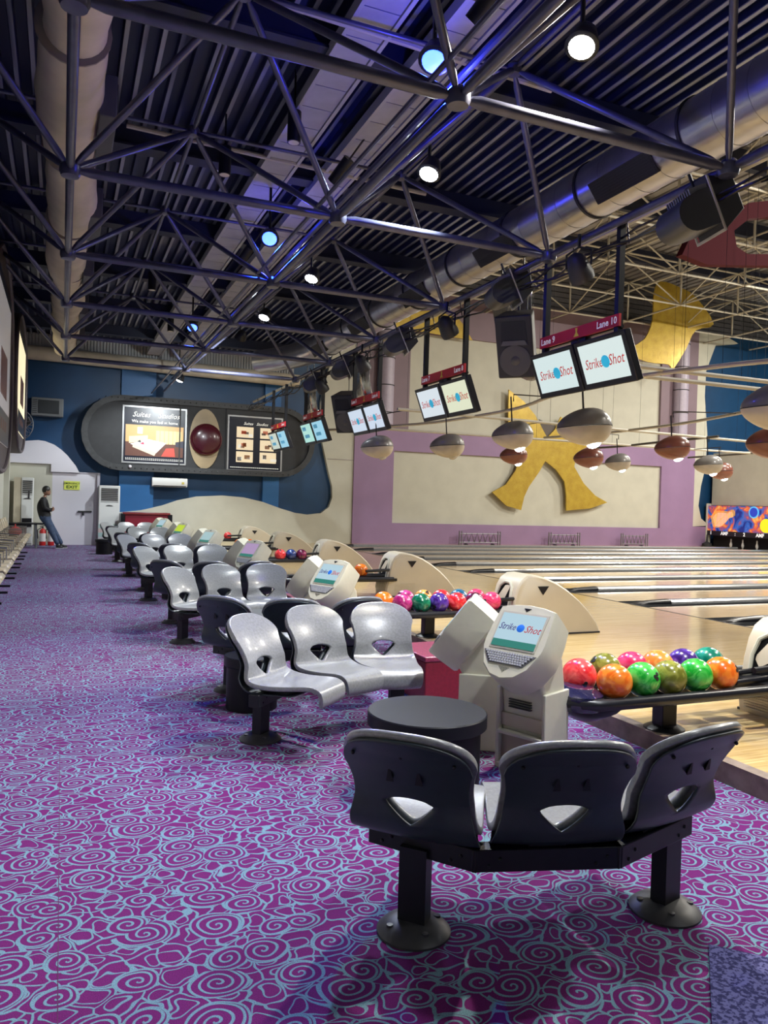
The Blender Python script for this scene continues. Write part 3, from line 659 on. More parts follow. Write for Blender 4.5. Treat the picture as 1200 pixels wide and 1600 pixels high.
# ================================================================ ball racks, hoods and balls
def make_rack(label):
    e = empty('ball_rack', (0, 0, Z0), 0, label, 'ball rack', 'ball racks beside the lanes')
    z = .275
    def loop(hw, x0, x1):
        pts = [(x1, -hw, z)] + [(x0 + hw, -hw, z)] + [(x0 + hw - hw * math.sin(t), -hw * math.cos(t), z) for t in [PI * k / 10 for k in range(1, 10)]] + [(x0 + hw, hw, z), (x1, hw, z)]
        return pts
    mb = MB(); mb.tube(loop(.27, 2.76, 4.68), .036, 10); obj('rail', mb, blackp, e, smooth=60)
    mb = MB(); mb.box((3.0, -.055, -.035 + z), (4.9, .055, .0 + z)); mb.box((3.0, -.26, z - .035), (4.65, -.2, z - .02)); mb.box((3.0, .2, z - .035), (4.65, .26, z - .02)); obj('tray', mb, black, e)
    mb = MB(); mb.lathe([(.25, -.06), (.262, -.02), (.255, .03), (.18, .062), (.0, .07)], 30, M=Matrix.Translation((2.92, 0, z + .01)) @ Matrix.Diagonal((.68, 1, 1, 1)))
    c = obj('end_cap', mb, mat('blue_black_gloss', (.015, .015, .05), .12, coat=1.0), e); c['label'] = 'glossy blue black rounded end cap'
    mb = MB(); mb.lathe([(.09, -.15), (.2, -.09), (.24, -.05)], 24, M=Matrix.Translation((3.05, 0, z))); obj('blower', mb, blackp, e)
    mb = MB(); mb.box((3.63, -.05, .0), (3.75, .05, z - .02)); mb.box((3.60, -.2, z - .05), (3.78, .2, z - .03)); obj('post', mb, black, e, bevel=.006)
    mb = MB(); mb.lathe([(.13, 0), (.13, .01), (.09, .03), (0, .035)], 24, M=Matrix.Translation((3.69, 0, 0))); obj('foot', mb, black, e)
    mb = MB()
    for s in (-.1, .1): mb.tube([(4.2, s, z + .02), (4.9, s, z + .05)], .02, 8)
    mb.tube([(4.25, -.2, z + .12), (4.72, -.2, z + .14)], .022, 8); mb.box((4.4, -.25, z - .03), (4.75, .25, z + .01)); obj('track', mb, blackp, e)
    return e
def make_hood(label):
    e = empty('ball_return_hood', (0, 0, Z0), 0, label, 'ball return', 'ball return hoods')
    prof = [(4.60, 0), (4.58, .12), (4.60, .22), (4.63, .40), (4.67, .54), (4.72, .62), (4.80, .67), (4.90, .675), (5.02, .65), (5.18, .59), (5.34, .50), (5.50, .385), (5.64, .26), (5.76, .12), (5.82, 0)]
    outer = MB()
    n = len(prof); vs = []; secs = [(-.235, .965), (-.215, 1.0), (.215, 1.0), (.235, .965)]
    for y, s in secs: vs += [(5.1 + (a - 5.1) * s, y, b * s) for a, b in prof]
    fs = [(i * n + j, i * n + (j + 1) % n, (i + 1) * n + (j + 1) % n, (i + 1) * n + j) for i in range(3) for j in range(n)] + [tuple(range(n)), tuple(range(3 * n, 4 * n))]
    outer.add(vs, fs); sh = obj('hood_shell', outer, mat('hood_beige', (.62, .55, .42), .35, noise=.04, nscale=3), e, smooth=40)
    op = [(-.13, .24), (.13, .24), (.13, .42), (.105, .52), (.045, .565), (-.045, .565), (-.105, .52), (-.13, .42)]
    fx = lambda z: 4.602 + max(0, z - .22) * .17 + max(0, z - .40) * .12 + max(0, z - .50) * .2
    mb = MB(); n = len(op)
    mb.add([(fx(z) - .012, y, z) for y, z in op] + [(fx(z) + .02, y, z) for y, z in op], [tuple(range(n)), tuple(range(n, 2 * n))] + [(i, (i + 1) % n, n + (i + 1) % n, n + i) for i in range(n)])
    o = obj('opening', mb, mat('opening_black', (.004, .004, .005), .6, spec=.1), sh)
    mb = MB(); mb.tube([(fx(z) - .008, y * 1.12, z + (.012 if z > .5 else 0)) for y, z in op[1:] + op[:1]], .018, 8); obj('opening_rim', mb, beige, sh)
    for s in (-1, 1):
        mb = MB(); mb.prism([(-.075, .04), (.075, .04), (0, -.06)], 0, .004); obj('emblem', mb, blackp, sh, M=frame((5.0, s * .237, .51), (-s if s > 0 else 1, 0, 0), (0, 0, 1)) if s < 0 else frame((5.0, .237, .51), (-1, 0, 0), (0, 0, 1)))
        mb = MB()
        for k in range(9): mb.box((4.72, s * .232 - .006, .04 + k * .02), (5.06, s * .232 + .006, .046 + k * .02))
        obj('vent_slit', mb, beige2, sh)
    mb = MB()
    for k in range(9): mb.box((4.572 + (0 if k > 3 else .008), -.17, .035 + k * .02), (4.60, .17, .043 + k * .02))
    obj('vent_slit', mb, beige2, sh)
    mb = MB(); mb.box((4.60, -.24, 0), (5.80, .24, .018)); obj('base', mb, darkgrey, e)
    return e
rack0 = make_rack('nearest black ball rack, two rows of coloured balls'); rack0.location = (0, 3.92, Z0)
hood0 = make_hood('nearest beige ball return hood, cut by the right picture edge'); hood0.location = (0, 3.92, Z0)
for k in range(1, 6):
    dup(rack0, (0, 3.95 + P_ * k + .02, Z0), label='%s ball rack from the camera' % ['', 'second', 'third', 'fourth', 'fifth', 'sixth'][k])
    dup(hood0, (0, 3.95 + P_ * k + .02, Z0), label='%s beige ball return hood with black triangle emblem, %s' % (['', 'second', 'third', 'fourth', 'fifth', 'sixth'][k], ['', 'behind the nearest console', 'above the second ball rack', 'behind the second console', 'among the far racks', 'farthest'][k]))
def ball_mat(name, c, c2, sc=9):
    g = NT(name); tc = g.n('TexCoord'); n = g.n('TexNoise'); n.inputs['Scale'].default_value = sc; n.inputs['Distortion'].default_value = 2.2; n.inputs['Detail'].default_value = 3; g.put(n.inputs['Vector'], tc.outputs['Object'])
    g.put(g.b.inputs['Base Color'], g.mix(g.step(n.outputs[0], .38, .62), (*c, 1), (*c2, 1))); g.b.inputs['Roughness'].default_value = .22; g.b.inputs['Coat Weight'].default_value = .5; g.b.inputs['Coat Roughness'].default_value = .1
    return g.m
BC = dict(red=((.75, .02, .03), (.95, .10, .10)), orange=((.85, .14, .01), (1.0, .28, .03)), green=((.01, .38, .03), (.10, .62, .10)), olive=((.16, .17, .02), (.32, .33, .06)),
          pink=((.70, .02, .10), (.95, .08, .22)), purple=((.04, .01, .16), (.12, .05, .42)), teal=((.0, .15, .10), (.02, .32, .22)), peach=((.80, .25, .04), (.95, .45, .12)),
          maroon=((.06, .003, .02), (.28, .02, .10)), navy=((.01, .02, .10), (.03, .08, .32)), darkgreen=((.0, .10, .05), (.02, .24, .12)), magenta=((.30, .01, .12), (.60, .06, .28)), blue=((.01, .10, .20), (.03, .20, .36)))
ball_me = {}
holes = MB()
for a, b in ((0, 0), (.24, .1), (.12, .24)):
    d = Vector((math.sin(a), -math.cos(a) * math.cos(b), math.sin(b))).normalized(); holes.lathe([(.0125, 0), (.0125, .003), (0, .0031)], 12, M=d.to_track_quat('Z', 'Y').to_matrix().to_4x4() @ Matrix.Translation((0, 0, .1065)))
hole_me = holes.mesh('finger_holes', mat('hole_black', (.01, .008, .008), .6))
def ball(x, y, c, label, rot, hol=True, z=.505, name='bowling_ball'):
    if c not in ball_me:
        mb = MB(); mb.ball((0, 0, 0), .108, 32, 20); ball_me[c] = mb.mesh('bowling_ball', ball_mat('ball_' + c, *BC[c]), 180)
    o = link(name, ball_me[c], loc=(x, y, z)); o.rotation_euler = rot
    tag(o, label, 'bowling ball', 'bowling balls on the racks')
    link('finger_holes', hole_me, o)
    return o
rr = lambda: (random.uniform(-3, 3), random.uniform(-3, 3), random.uniform(-3, 3))
Y0 = 3.92
ball(3.02, Y0 + .03, 'red', 'coral red ball at the left end of the nearest rack', rr())
for i, (c, n_, x) in enumerate([('orange', 'orange ball, first in the front row of the nearest rack', 3.13), ('green', 'bright green ball right of the orange ball, front row of the nearest rack', 3.345), ('olive', 'olive green ball in the middle of the front row, nearest rack', 3.56), ('green', 'bright green ball left of the right end orange ball, nearest rack', 3.775), ('orange', 'orange ball with finger holes at the right end of the nearest rack', 3.99)]):
    ball(x, Y0 - .17, c, n_, (R(-20), R(10), R(20)) if i == 4 else rr())
for i, (c, n_, x) in enumerate([('olive', 'dark olive ball, first in the back row of the nearest rack', 3.30), ('pink', 'hot pink ball in the back row of the nearest rack', 3.52), ('peach', 'pale orange ball in the back row of the nearest rack', 3.74), ('purple', 'violet ball in the back row of the nearest rack', 3.965), ('teal', 'teal green ball at the back right of the nearest rack', 4.19)]):
    ball(x, Y0 + .13, c, n_, rr())
Y0 = 7.47
for x, dy, c, n_ in [(3.17, .03, 'orange', 'orange ball at the left end of the second rack'), (3.30, -.17, 'magenta', 'plum and pink ball beside the left orange ball, second rack'), (3.515, -.17, 'darkgreen', 'green ball with finger holes in the front row of the second rack'), (3.73, -.17, 'purple', 'dark violet ball in the front row of the second rack'), (3.945, -.17, 'red', 'coral red ball in the front row of the second rack'), (4.16, -.17, 'maroon', 'deep maroon ball in the front row of the second rack'), (4.375, -.17, 'pink', 'crimson pink ball at the right end of the second rack'),
                     (3.47, .13, 'magenta', 'pink ball behind the green one on the second rack'), (3.69, .13, 'peach', 'pale orange ball in the back row of the second rack'), (3.91, .13, 'red', 'red ball in the back row of the second rack'), (4.13, .13, 'blue', 'steel blue ball in the back row of the second rack'), (4.35, .13, 'pink', 'pink ball at the back right of the second rack')]:
    ball(x, Y0 + dy, c, n_, rr())
for x, y, c, n_ in [(4.25, 10.97, 'orange', 'lone orange ball right of the second console'), (3.45, 11.13, 'maroon', 'maroon ball on the third rack, left of the second console'), (3.42, 10.8, 'darkgreen', 'green ball on the third rack, left of the second console'),
                    (3.87, 14.28, 'red', 'red ball on the fourth rack'), (4.08, 14.28, 'navy', 'blue ball on the fourth rack'), (4.29, 14.28, 'maroon', 'plum ball on the fourth rack'),
                    (3.83, 17.8, 'orange', 'left orange ball on the fifth rack'), (4.08, 17.8, 'orange', 'right orange ball on the fifth rack'), (4.3, 21.5, 'red', 'red ball on the farthest rack'), (3.6, 21.5, 'pink', 'pink ball on the farthest rack')]:
    ball(x, y, c, n_, rr())

# ================================================================ lane monitors
signm = mat('red_sign', (.60, .015, .03), .5); lettw = mat('sign_white', (.8, .8, .8), .5, emit=(1, 1, 1), estr=.15)
red_t = mat('logo_red', (.55, .03, .03), .4, emit=(.6, .05, .05), estr=.4); cyan_t = mat('logo_cyan', (.02, .4, .6), .4, emit=(.03, .45, .7), estr=.6); yel = mat('sign_yellow', (.8, .6, .05), .5)
def monitors(y, na, nb, ca, cb, full, label):
    e = empty('lane_monitor', (5.37, y, 3.17), 0, label, 'monitor', 'hanging lane monitors')
    for k, c in ((1, ca), (-1, cb)):
        F_ = frame((0, k * .44, -.02), (0, -1, 0), (.42, 0, 1))
        F_ = frame((0, k * .44, -.02), (0, -1, 0), (-.38, 0, 1))
        mb = MB(); mb.box((-.43, -.275, -.09), (.43, .275, 0)); h = obj('housing', mb, blackp, e, bevel=.012, M=F_)
        mb = MB(); mb.box((-.365, -.205, 0), (.365, .225, .004)); s = obj('screen', mb, mat('lane_screen_%s' % (c,), (.02, .02, .02), .3, emit=c, estr=.9), h); s['label'] = 'lit screen with the logo'
        if full:
            link('lettering', text_mesh('Strike', .155, red_t, shear=.35, squash=.8), h, M=Matrix.Translation((-.17, .0, .006)))
            link('lettering', text_mesh('Shot', .165, red_t, shear=.35, squash=.82), h, M=Matrix.Translation((.20, .0, .006)))
            mb = MB(); mb.lathe([(.068, 0), (.05, .003), (0, .004)], 24); obj('printed_ball', mb, cyan_t, h, M=Matrix.Translation((.035, .0, .006)))
        else:
            mb = MB(); mb.box((-.28, .08, .004), (-.02, .17, .006)); mb.box((-.25, -.1, .004), (.1, -.02, .006)); obj('printed_lines', mb, mat('soft_blue_ink', (.1, .3, .5), .5, emit=(.1, .4, .6), estr=.5), h)
    F_ = frame((-.03, 0, .375), (0, -1, 0), (0, 0, 1))
    mb = MB(); mb.box((-.72, -.065, -.015), (.72, .065, .015)); sg = obj('lane_sign', mb, signm, e, M=F_); sg['label'] = 'red lane sign with white lettering'
    link('lettering', text_mesh('Lane %d' % na, .105, lettw, bold=.002, align='LEFT'), sg, M=Matrix.Translation((-.69, 0, .017)))
    link('lettering', text_mesh('Lane %d' % nb, .105, lettw, bold=.002, align='RIGHT'), sg, M=Matrix.Translation((.69, 0, .017)))
    mb = MB(); mb.prism([(-.05, -.045), (.05, -.045), (.012, 0), (.02, .05), (-.02, .05), (-.012, 0)], .015, .018); obj('emblem', mb, yel, sg)
    mb = MB(); mb.box((-.02, -.13, .24), (.06, .13, .32)); mb.box((.0, -.7, .3), (.04, .7, .33)); mb.tube([(0, 0, .3), (.05, 0, .05)], .03, 8); obj('bracket', mb, black, e)
    for s in (-.66, .66):
        mb = MB(); mb.box((-.035, s - .03, .15), (.035, s + .03, 1.42)); obj('post', mb, black, e)
    return e
wt = (.72, .86, .86); ye = (.80, .84, .62); bl = (.35, .68, .85); gr = (.45, .80, .72); lb = (.66, .76, .9)
monitors(7.22, 9, 10, wt, (.76, .88, .86), True, 'largest hanging twin monitors under the red lane sign, right of the loudspeaker')
monitors(10.57, 7, 8, (.74, .82, .88), ye, True, 'second hanging twin monitors, right screen yellowish')
monitors(13.85, 5, 6, lb, lb, True, 'third hanging twin monitors, half covering a small loudspeaker')
monitors(17.2, 3, 4, gr, bl, False, 'hanging twin monitors with green and blue screens')
monitors(20.3, 1, 2, (.62, .70, .62), bl, False, 'farthest hanging twin monitors, in front of the dark panel')

# ================================================================ loudspeakers and stage lights hanging from the frame
spk_m = mat('speaker_black', (.022, .023, .027), .45, bump=.1, nscale=200)
def tilted_speaker(x, y, z, s, label):
    e = empty('hanging_fixture', (x, y, z), R(32), label, 'fixture', 'drum fronted fixtures on the frame')
    e.scale = (s, s, s); e.rotation_euler = (0, R(-24), R(-14))
    prof = [(.34 * math.cos(t) - .02, .20 * math.sin(t) - .04) for t in [PI * (.55 + .9 * k / 10) for k in range(11)]]
    mb = MB(); mb.prism([(-.05, .22), ] + [(-.16 + .2 * math.cos(t), .0 + .2 * math.sin(t)) for t in [PI * (.5 + k / 10) for k in range(11)]] + [(.12, -.2), (.12, .22)], -.26, .26, axis='y'); obj('drum_body', mb, mat('fixture_grey', (.045, .05, .055), .35), e, smooth=35)
    mb = MB(); mb.prism([(.10, -.3), (.42, -.14), (.42, .22), (.10, .36)], -.24, .24, axis='y'); obj('rear_box', mb, spk_m, e, bevel=.01)
    mb = MB()
    for k in range(11): mb.box((-.14, -.24 + k * .046, .2), (.08, -.22 + k * .046, .27))
    obj('grille', mb, mat('fixture_fins', (.20, .21, .2), .5), e)
    mb = MB(); mb.box((.085, -.28, -.3), (.105, .28, -.27)); mb.box((.085, -.285, -.3), (.105, -.265, .34)); mb.box((.085, .265, -.3), (.105, .285, .34)); obj('yoke', mb, mat('yoke_light', (.45, .45, .42), .4), e)
    mb = MB(); mb.tube([(.1, 0, .3), (.1, 0, .62 / s * .6)], .02, 6); obj('hanger', mb, black, e)
    return e
tilted_speaker(5.25, 5.40, 4.24, .80, 'large grey drum fronted fixture hanging at the upper right')
tilted_speaker(5.25, 8.62, 4.32, .72, 'drum fronted fixture hanging above the black loudspeaker')
tilted_speaker(5.25, 12.1, 4.28, .72, 'drum fronted fixture in front of the cream wall, above the second monitors')
tilted_speaker(5.25, 14.9, 4.25, .72, 'drum fronted fixture above the third monitors')
tilted_speaker(5.25, 16.9, 4.22, .7, 'drum fronted fixture farthest away')
def pa_speaker(x, y, z, label):
    e = empty('loudspeaker', (x, y, z), R(-46), label, 'loudspeaker')
    M = Matrix.Rotation(R(24), 4, 'X')
    mb = MB(); mb.prism([(-.24, -.05), (.24, -.05), (.19, .34), (-.19, .34)], -.40, .40); cb = obj('cabinet', mb, spk_m, e, bevel=.02, M=M)
    mb = MB(); mb.prism([(-.17, .06), (.17, .06), (.15, .33), (-.15, .33)], 0, .02, axis='y'); o = obj('horn', mb, mat('horn_black', (.003, .003, .004), .3), cb, loc=(0, -.056, 0)); mb = MB(); mb.prism([(-.17, .0), (.17, .0), (.14, .06), (-.14, .06)], 0, .03, axis='y'); obj('horn_lip', mb, mat('horn_lip', (.10, .10, .105), .3), cb, loc=(0, -.075, .03))
    mb = MB(); mb.lathe([(.205, 0), (.2, .012), (.17, .014), (.06, -.01 + .012), (.045, .012), (0, .02)], 32, M=Matrix.Rotation(PI / 2, 4, 'X')); obj('cone', mb, mat('cone_grey', (.085, .085, .09), .5), cb, loc=(0, -.052, -.17))
    mb = MB(); mb.tube([(0, .15, .4), (0, .15, .75)], .008, 5); mb.tube([(.1, .15, .4), (.1, .15, .75)], .008, 5); obj('chain', mb, black, e)
    return e
pa_speaker(5.3, 8.45, 3.60, 'large black loudspeaker beside the nearest hanging monitors')
pa_speaker(5.3, 14.85, 3.35, 'smaller black loudspeaker overlapping the left of the third monitors, far back')
def stage_light(x, y, z, label, s=1):
    e = empty('stage_light', (x, y, z), R(20), label, 'stage light', 'small stage lights on the frame'); e.scale = (s, s, s)
    mb = MB(); mb.lathe([(.13, -.16), (.14, -.1), (.12, .02), (.09, .12), (.03, .16)], 14, M=Matrix.Rotation(R(-40), 4, 'Y')); obj('lamp_head', mb, spk_m, e)
    mb = MB(); mb.tube([(0, -.16, 0), (0, -.16, .16), (0, 0, .22), (0, .16, .16), (0, .16, 0)], .014, 6); mb.tube([(0, 0, .22), (0, 0, .36)], .02, 6); obj('yoke', mb, black, e)
    mb = MB(); mb.box((.05, -.06, -.02), (.11, -.03, .05)); obj('clip', mb, white, e)
stage_light(5.2, 7.05, 4.22, 'small black stage light between the posts of the nearest monitors'); stage_light(5.2, 10.2, 4.2, 'small black stage light between the posts of the second monitors')
stage_light(5.2, 13.7, 4.2, 'small black stage light between the posts of the third monitors'); stage_light(5.2, 16.2, 4.1, 'small black stage light farthest away')
# polished curved metal scoops behind the frame
scm = mat('polished_scoop', (.55, .53, .50), .18, metal=1.0, noise=.3, nscale=2, stretch=(.2, 1, 5))
for i, (x, y, z, h) in enumerate([(6.1, 9.9, 4.75, 1.0), (6.1, 16.2, 4.75, 1.0), (6.1, 20.0, 4.6, .9)]):
    mb = MB(); vs = []; N = 12
    for k in range(N + 1):
        t = PI / 2 * k / N
        for s in (-.55 + .25 * k / N, .55 - .35 * k / N): vs.append((.9 * (1 - math.cos(t)) * .6, s, -1.25 * math.sin(t) * h))
    mb.add(vs, [(2 * k, 2 * k + 1, 2 * k + 3, 2 * k + 2) for k in range(N)])
    o = link('metal_scoop', mb.mesh('metal_scoop', scm, True), loc=(x, y, z)); solid(o, .02)
    o.rotation_euler = (0, 0, 0)
    mb = MB(); mb.tube([(.02, .3, -.02), (.02, .3, 6.0 - z)], .012, 6); mb.tube([(.02, -.3, -.02), (.02, -.3, 6.0 - z)], .012, 6); obj('hanger', mb, blackp, o)
    tag(o, 'curved polished metal scoop %s' % ['behind the large loudspeaker', 'behind the third monitors', 'farthest, in front of the blue wall'][i], 'metal sheet')

# ================================================================ space frame over the seating
u = 3.0; ZB = 4.55; ZT = 5.80
XB = [0.0, 2.62, 5.28]
YB = [-2.92 - .03, -.28, 2.40 - .03, 5.07, 7.75, 10.46, 13.15, 15.85, 18.50]
dyb = 2.69
sf = empty('space_frame', (0, 0, 0), 0, 'dark steel space frame of tubes and ball nodes over the seating'); sf['kind'] = 'structure'
def tube_between(parent, a, b, r, m, name, cache={}):
    a = Vector(a); b = Vector(b); L = (b - a).length; key = (round(L, 2), r, m.name)
    if key not in cache:
        mb = MB(); mb.tube([(0, 0, 0.0), (0, 0, .06), (0, 0, .18), (0, 0, L - .18), (0, 0, L - .06), (0, 0, L)], [r * .45, r * .5, r, r, r * .5, r * .45], 10); cache[key] = mb.mesh(name, m, 45)
    q = (b - a).normalized().to_track_quat('Z', 'Y').to_matrix().to_4x4()
    return link(name, cache[key], parent, M=Matrix.Translation(a) @ q)
nm = MB(); nm.lathe([(.03, -.07), (.08, -.065), (.095, -.03), (.095, .03), (.06, .07), (.0, .075)], 16); node_me = nm.mesh('node', tubem, 35)
XT = [-1.31, 1.31, 3.95]
for i, x in enumerate(XB):
    for j, y in enumerate(YB):
        link('node', node_me, sf, loc=(x, y, ZB))
        if j < len(YB) - 1: tube_between(sf, (x, y, ZB), (x, YB[j + 1], ZB), .042, tubem, 'chord')
        if i < 2: tube_between(sf, (x, y, ZB), (XB[i + 1], y, ZB), .048, tubem, 'chord')
for i, x in enumerate(XT):
    for j in range(len(YB) - 1):
        y = (YB[j] + YB[j + 1]) / 2 + .08; n_ = link('node', node_me, sf, loc=(x, y, ZT)); n_.scale = (.8, .8, .8)
        if j < len(YB) - 2: tube_between(sf, (x, y, ZT), (x, (YB[j + 1] + YB[j + 2]) / 2 + .08, ZT), .028, tubem, 'chord')
        if i < 2: tube_between(sf, (x, y, ZT), (XT[i + 1], y, ZT), .024, tubem, 'chord')
        for xb in (XB[i - 1] if i else None, XB[i]):
            if xb is None: continue
            for yb in (YB[j], YB[j + 1]): tube_between(sf, (x, y, ZT), (xb, yb, ZB), .034, tubem, 'diagonal')
# cable bundle and bars along the lane side chord
mb = MB(); random.seed(3)
for k in range(4):
    pts = []; y = 0.0
    while y < 24: pts.append((5.33 + .05 * math.sin(y * 2.1 + k * 2), y, 4.40 + .05 * math.sin(y * 3.3 + k * 1.7) - .03 * k)); y += .45
    mb.tube(pts, .013, 5)
for k in range(26):
    y = 1 + k * .9; mb.tube([(5.3, y, 4.55), (5.36, y + .02, 4.32), (5.28, y + .12, 4.30)], .01, 4)
tag(obj('cable_bundle', mb, blackp, smooth=60), 'black cables tied along the frame edge above the monitors', 'cable')
mb = MB(); mb.tube([(5.5, 0, 4.62), (5.5, 24, 4.62)], .035, 8); tag(obj('conduit', mb, creamtube), 'cream conduit running along the frame edge above the monitors', 'pipe')
for k, (x, z, r) in enumerate(((2.80, 4.78, .03), (2.45, 4.70, .022), (3.05, 5.2, .035))):
    mb = MB(); mb.tube([(x, -4, z), (x, 24.5, z)], r, 8); tag(obj('conduit', mb, tubem), ['steel conduit just right of the middle chord', 'thin steel conduit left of the middle chord', 'steel conduit above the middle chord'][k], 'pipe')
for k, y in enumerate((6.6, 9.6, 15.0)):
    mb = MB(); mb.tube([(.6, y, 5.9), (4.6, y + .2, 5.9)], .03, 8); tag(obj('conduit', mb, mat('pale_pipe', (.40, .38, .36), .4)), 'pale pipe crossing under the deck, %s' % ['nearest', 'middle', 'farthest'][k], 'pipe')

# ================================================================ beige frame over the lanes
bf = empty('lane_space_frame', (0, 0, 0), 0, 'cream painted tube frame under the roof over the lanes'); bf['kind'] = 'structure'
gx = [9.05 + 2.66 * i for i in range(-1, 8)]; gy = [4.5 + 2.72 * i for i in range(8)]
z0_, z1_ = 8.75, 10.2
def long_tube(a, b, r, name='chord'):
    mb = MB(); mb.tube([a, b], r, 8); obj(name, mb, creamtube, bf, smooth=60)
for z in (z0_, z1_):
    for y in gy: long_tube((gx[0], y, z), (gx[-1], y, z), .034)
    for x in gx: long_tube((x, gy[0], z), (x, gy[-1] + 1.5, z), .034)
for i, x in enumerate(gx):
    for j, y in enumerate(gy):
        tube_between(bf, (x, y, z0_), (x, y, z1_), .034, creamtube, 'vertical')
        if i < len(gx) - 1:
            a, b = ((x, y, z0_), (gx[i + 1], y, z1_)) if (i + j) % 2 else ((x, y, z1_), (gx[i + 1], y, z0_)); tube_between(bf, a, b, .024, creamtube, 'diagonal')
        if j < len(gy) - 1:
            a, b = ((x, y, z0_), (x, gy[j + 1], z1_)) if (i + j) % 2 else ((x, y, z1_), (x, gy[j + 1], z0_)); tube_between(bf, a, b, .024, creamtube, 'diagonal')
# maroon curved beam hanging under it
mp = [(12.2, 6.85), (10.8, 6.79), (10.3, 6.66), (9.95, 6.45), (9.75, 6.1), (9.3, 5.98), (9.05, 5.88), (8.91, 5.6), (9.44, 5.52), (10.2, 5.62), (10.85, 5.71), (12.2, 5.75), (12.2, 5.95), (10.84, 5.90), (10.3, 5.82), (10.05, 5.9), (9.98, 6.15), (10.3, 6.4), (10.8, 6.52), (12.2, 6.6)]
mb = MB(); mb.prism(mp, 9.42, 9.56, axis='y'); tag(obj('curved_beam', mb, mat('maroon_beam', (.085, .012, .020), .7, spec=.1), smooth=30), 'maroon curved board hanging at the upper right behind the drum fixture', 'wall decoration')
# dark beams under the lane roof
for k in range(5):
    mb = MB(); mb.box((7.1, 7.6 + 3.6 * k, 10.45), (33, 7.8 + 3.6 * k, 10.9)); struct('ceiling_beam', mb, ceilm)

# ================================================================ air ducts
mb = MB(); pts = [(5.93, -4, 5.45), (5.93, 18.6, 5.45), (5.85, 19.6, 5.45), (5.5, 20.6, 5.43), (5.0, 21.3, 5.41)]
D = empty('round_duct', (5.93, 0, 5.45), 0, 'large silver spiral duct running along the lane side of the ceiling', 'duct')
mb = MB(); mb.tube([(x - 5.93, y, z - 5.45) for x, y, z in pts], [.33, .33, .33, .32, .31], 28); obj('duct_tube', mb, silver, D, smooth=60)
for k in range(44):
    y = 1.0 + k * .42
    mb = MB(); mb.tube([(0, y, 0), (0, y + .035, 0)], .334 if k % 4 else .348, 28); obj('joint_ring', mb, silver if k % 4 else darkgrey, D)
for k in range(6):
    y = 4.2 + k * 2.75
    M = Matrix.Translation((0, y, 0)) @ Matrix.Rotation(R(-128), 4, 'Y')
    mb = MB(); mb.box((-.13, -.5, .27), (.13, .5, .342), M=M)
    gb = obj('vent_grille', mb, mat('vent_black', (.01, .01, .012), .5), D)
    mb = MB()
    for s in range(9): mb.box((-.132 + s * .031, -.48, .342), (-.12 + s * .031, .48, .348), M=M)
    obj('slat', mb, darkgrey, gb)
LD = empty('insulated_duct', (0, 0, 5.35), 0, 'cream insulated duct running down the left of the ceiling', 'duct')
mb = MB(); pts = []; rs = []
y = -3.0
while y < 19.4:
    pts.append((.03 * math.sin(y * 1.3), y, .02 * math.sin(y * 2.2))); ph_ = (y + 1.4) % 2.7
    rs.append(.245 + .055 * math.sin(PI * min(1, ph_ / 2.7)) + .006 * math.sin(y * 9)); y += .12
pts += [(0, 19.7, -.02), (-.02, 20.1, -.1), (-.04, 20.4, -.3)]; rs += [.28, .27, .22]
mb.tube(pts, rs, 24); obj('duct_tube', mb, mat('canvas_wrap', (.56, .50, .40), .75, noise=.12, nscale=3, bump=.6), LD, smooth=70)
for k in range(9):
    y = -.2 + k * 2.35
    mb = MB(); mb.tube([(0, y, 0), (0, y + .02, 0)], .30, 20); obj('joint_band', mb, mat('canvas_band', (.25, .22, .2), .7), LD)
for k in range(7):
    y = 2.0 + k * 2.9
    mb = MB(); mb.box((.24, y, -.22), (.40, y + 1.0, .18)); g_ = obj('vent_box', mb, mat('vent_grey', (.08, .085, .10), .5), LD, bevel=.01)
    mb = MB(); mb.box((.402, y + .06, -.17), (.408, y + .94, .13)); obj('vent_face', mb, blackp, g_)
mb = MB(); mb.tube([(-1.3, 24.8, 5.66), (7.2, 24.88, 5.54)], .21, 20); tag(obj('insulated_duct', mb, mat('canvas_wrap', (.5, .45, .38), .75)), 'cream insulated duct crossing above the blue end wall', 'duct')
# panelled trays under the deck
pm = mat('grey_tray_panel', (.34, .34, .40), .5, noise=.12, nscale=4)
for i, x in enumerate((2.33, 3.13)):
    e = empty('ceiling_tray', (x, 0, 5.90), 0, 'grey panelled tray under the deck, %s of the two' % ['left', 'right'][i], 'ceiling tray', 'panelled trays under the deck')
    mb = MB(); mb.box((-.04, -4, -.02), (0, 24.5, .10)); mb.box((.36, -4, -.02), (.40, 24.5, .10)); obj('side_rail', mb, mat('tray_rail', (.36, .36, .40), .45), e)
    pmb = MB(); pmb.box((0.005, 0, 0), (.355, .455, .03)); pme = pmb.mesh('panel', pm)
    for k in range(60): link('panel', pme, e, loc=(0, -3.5 + k * .47, 0))

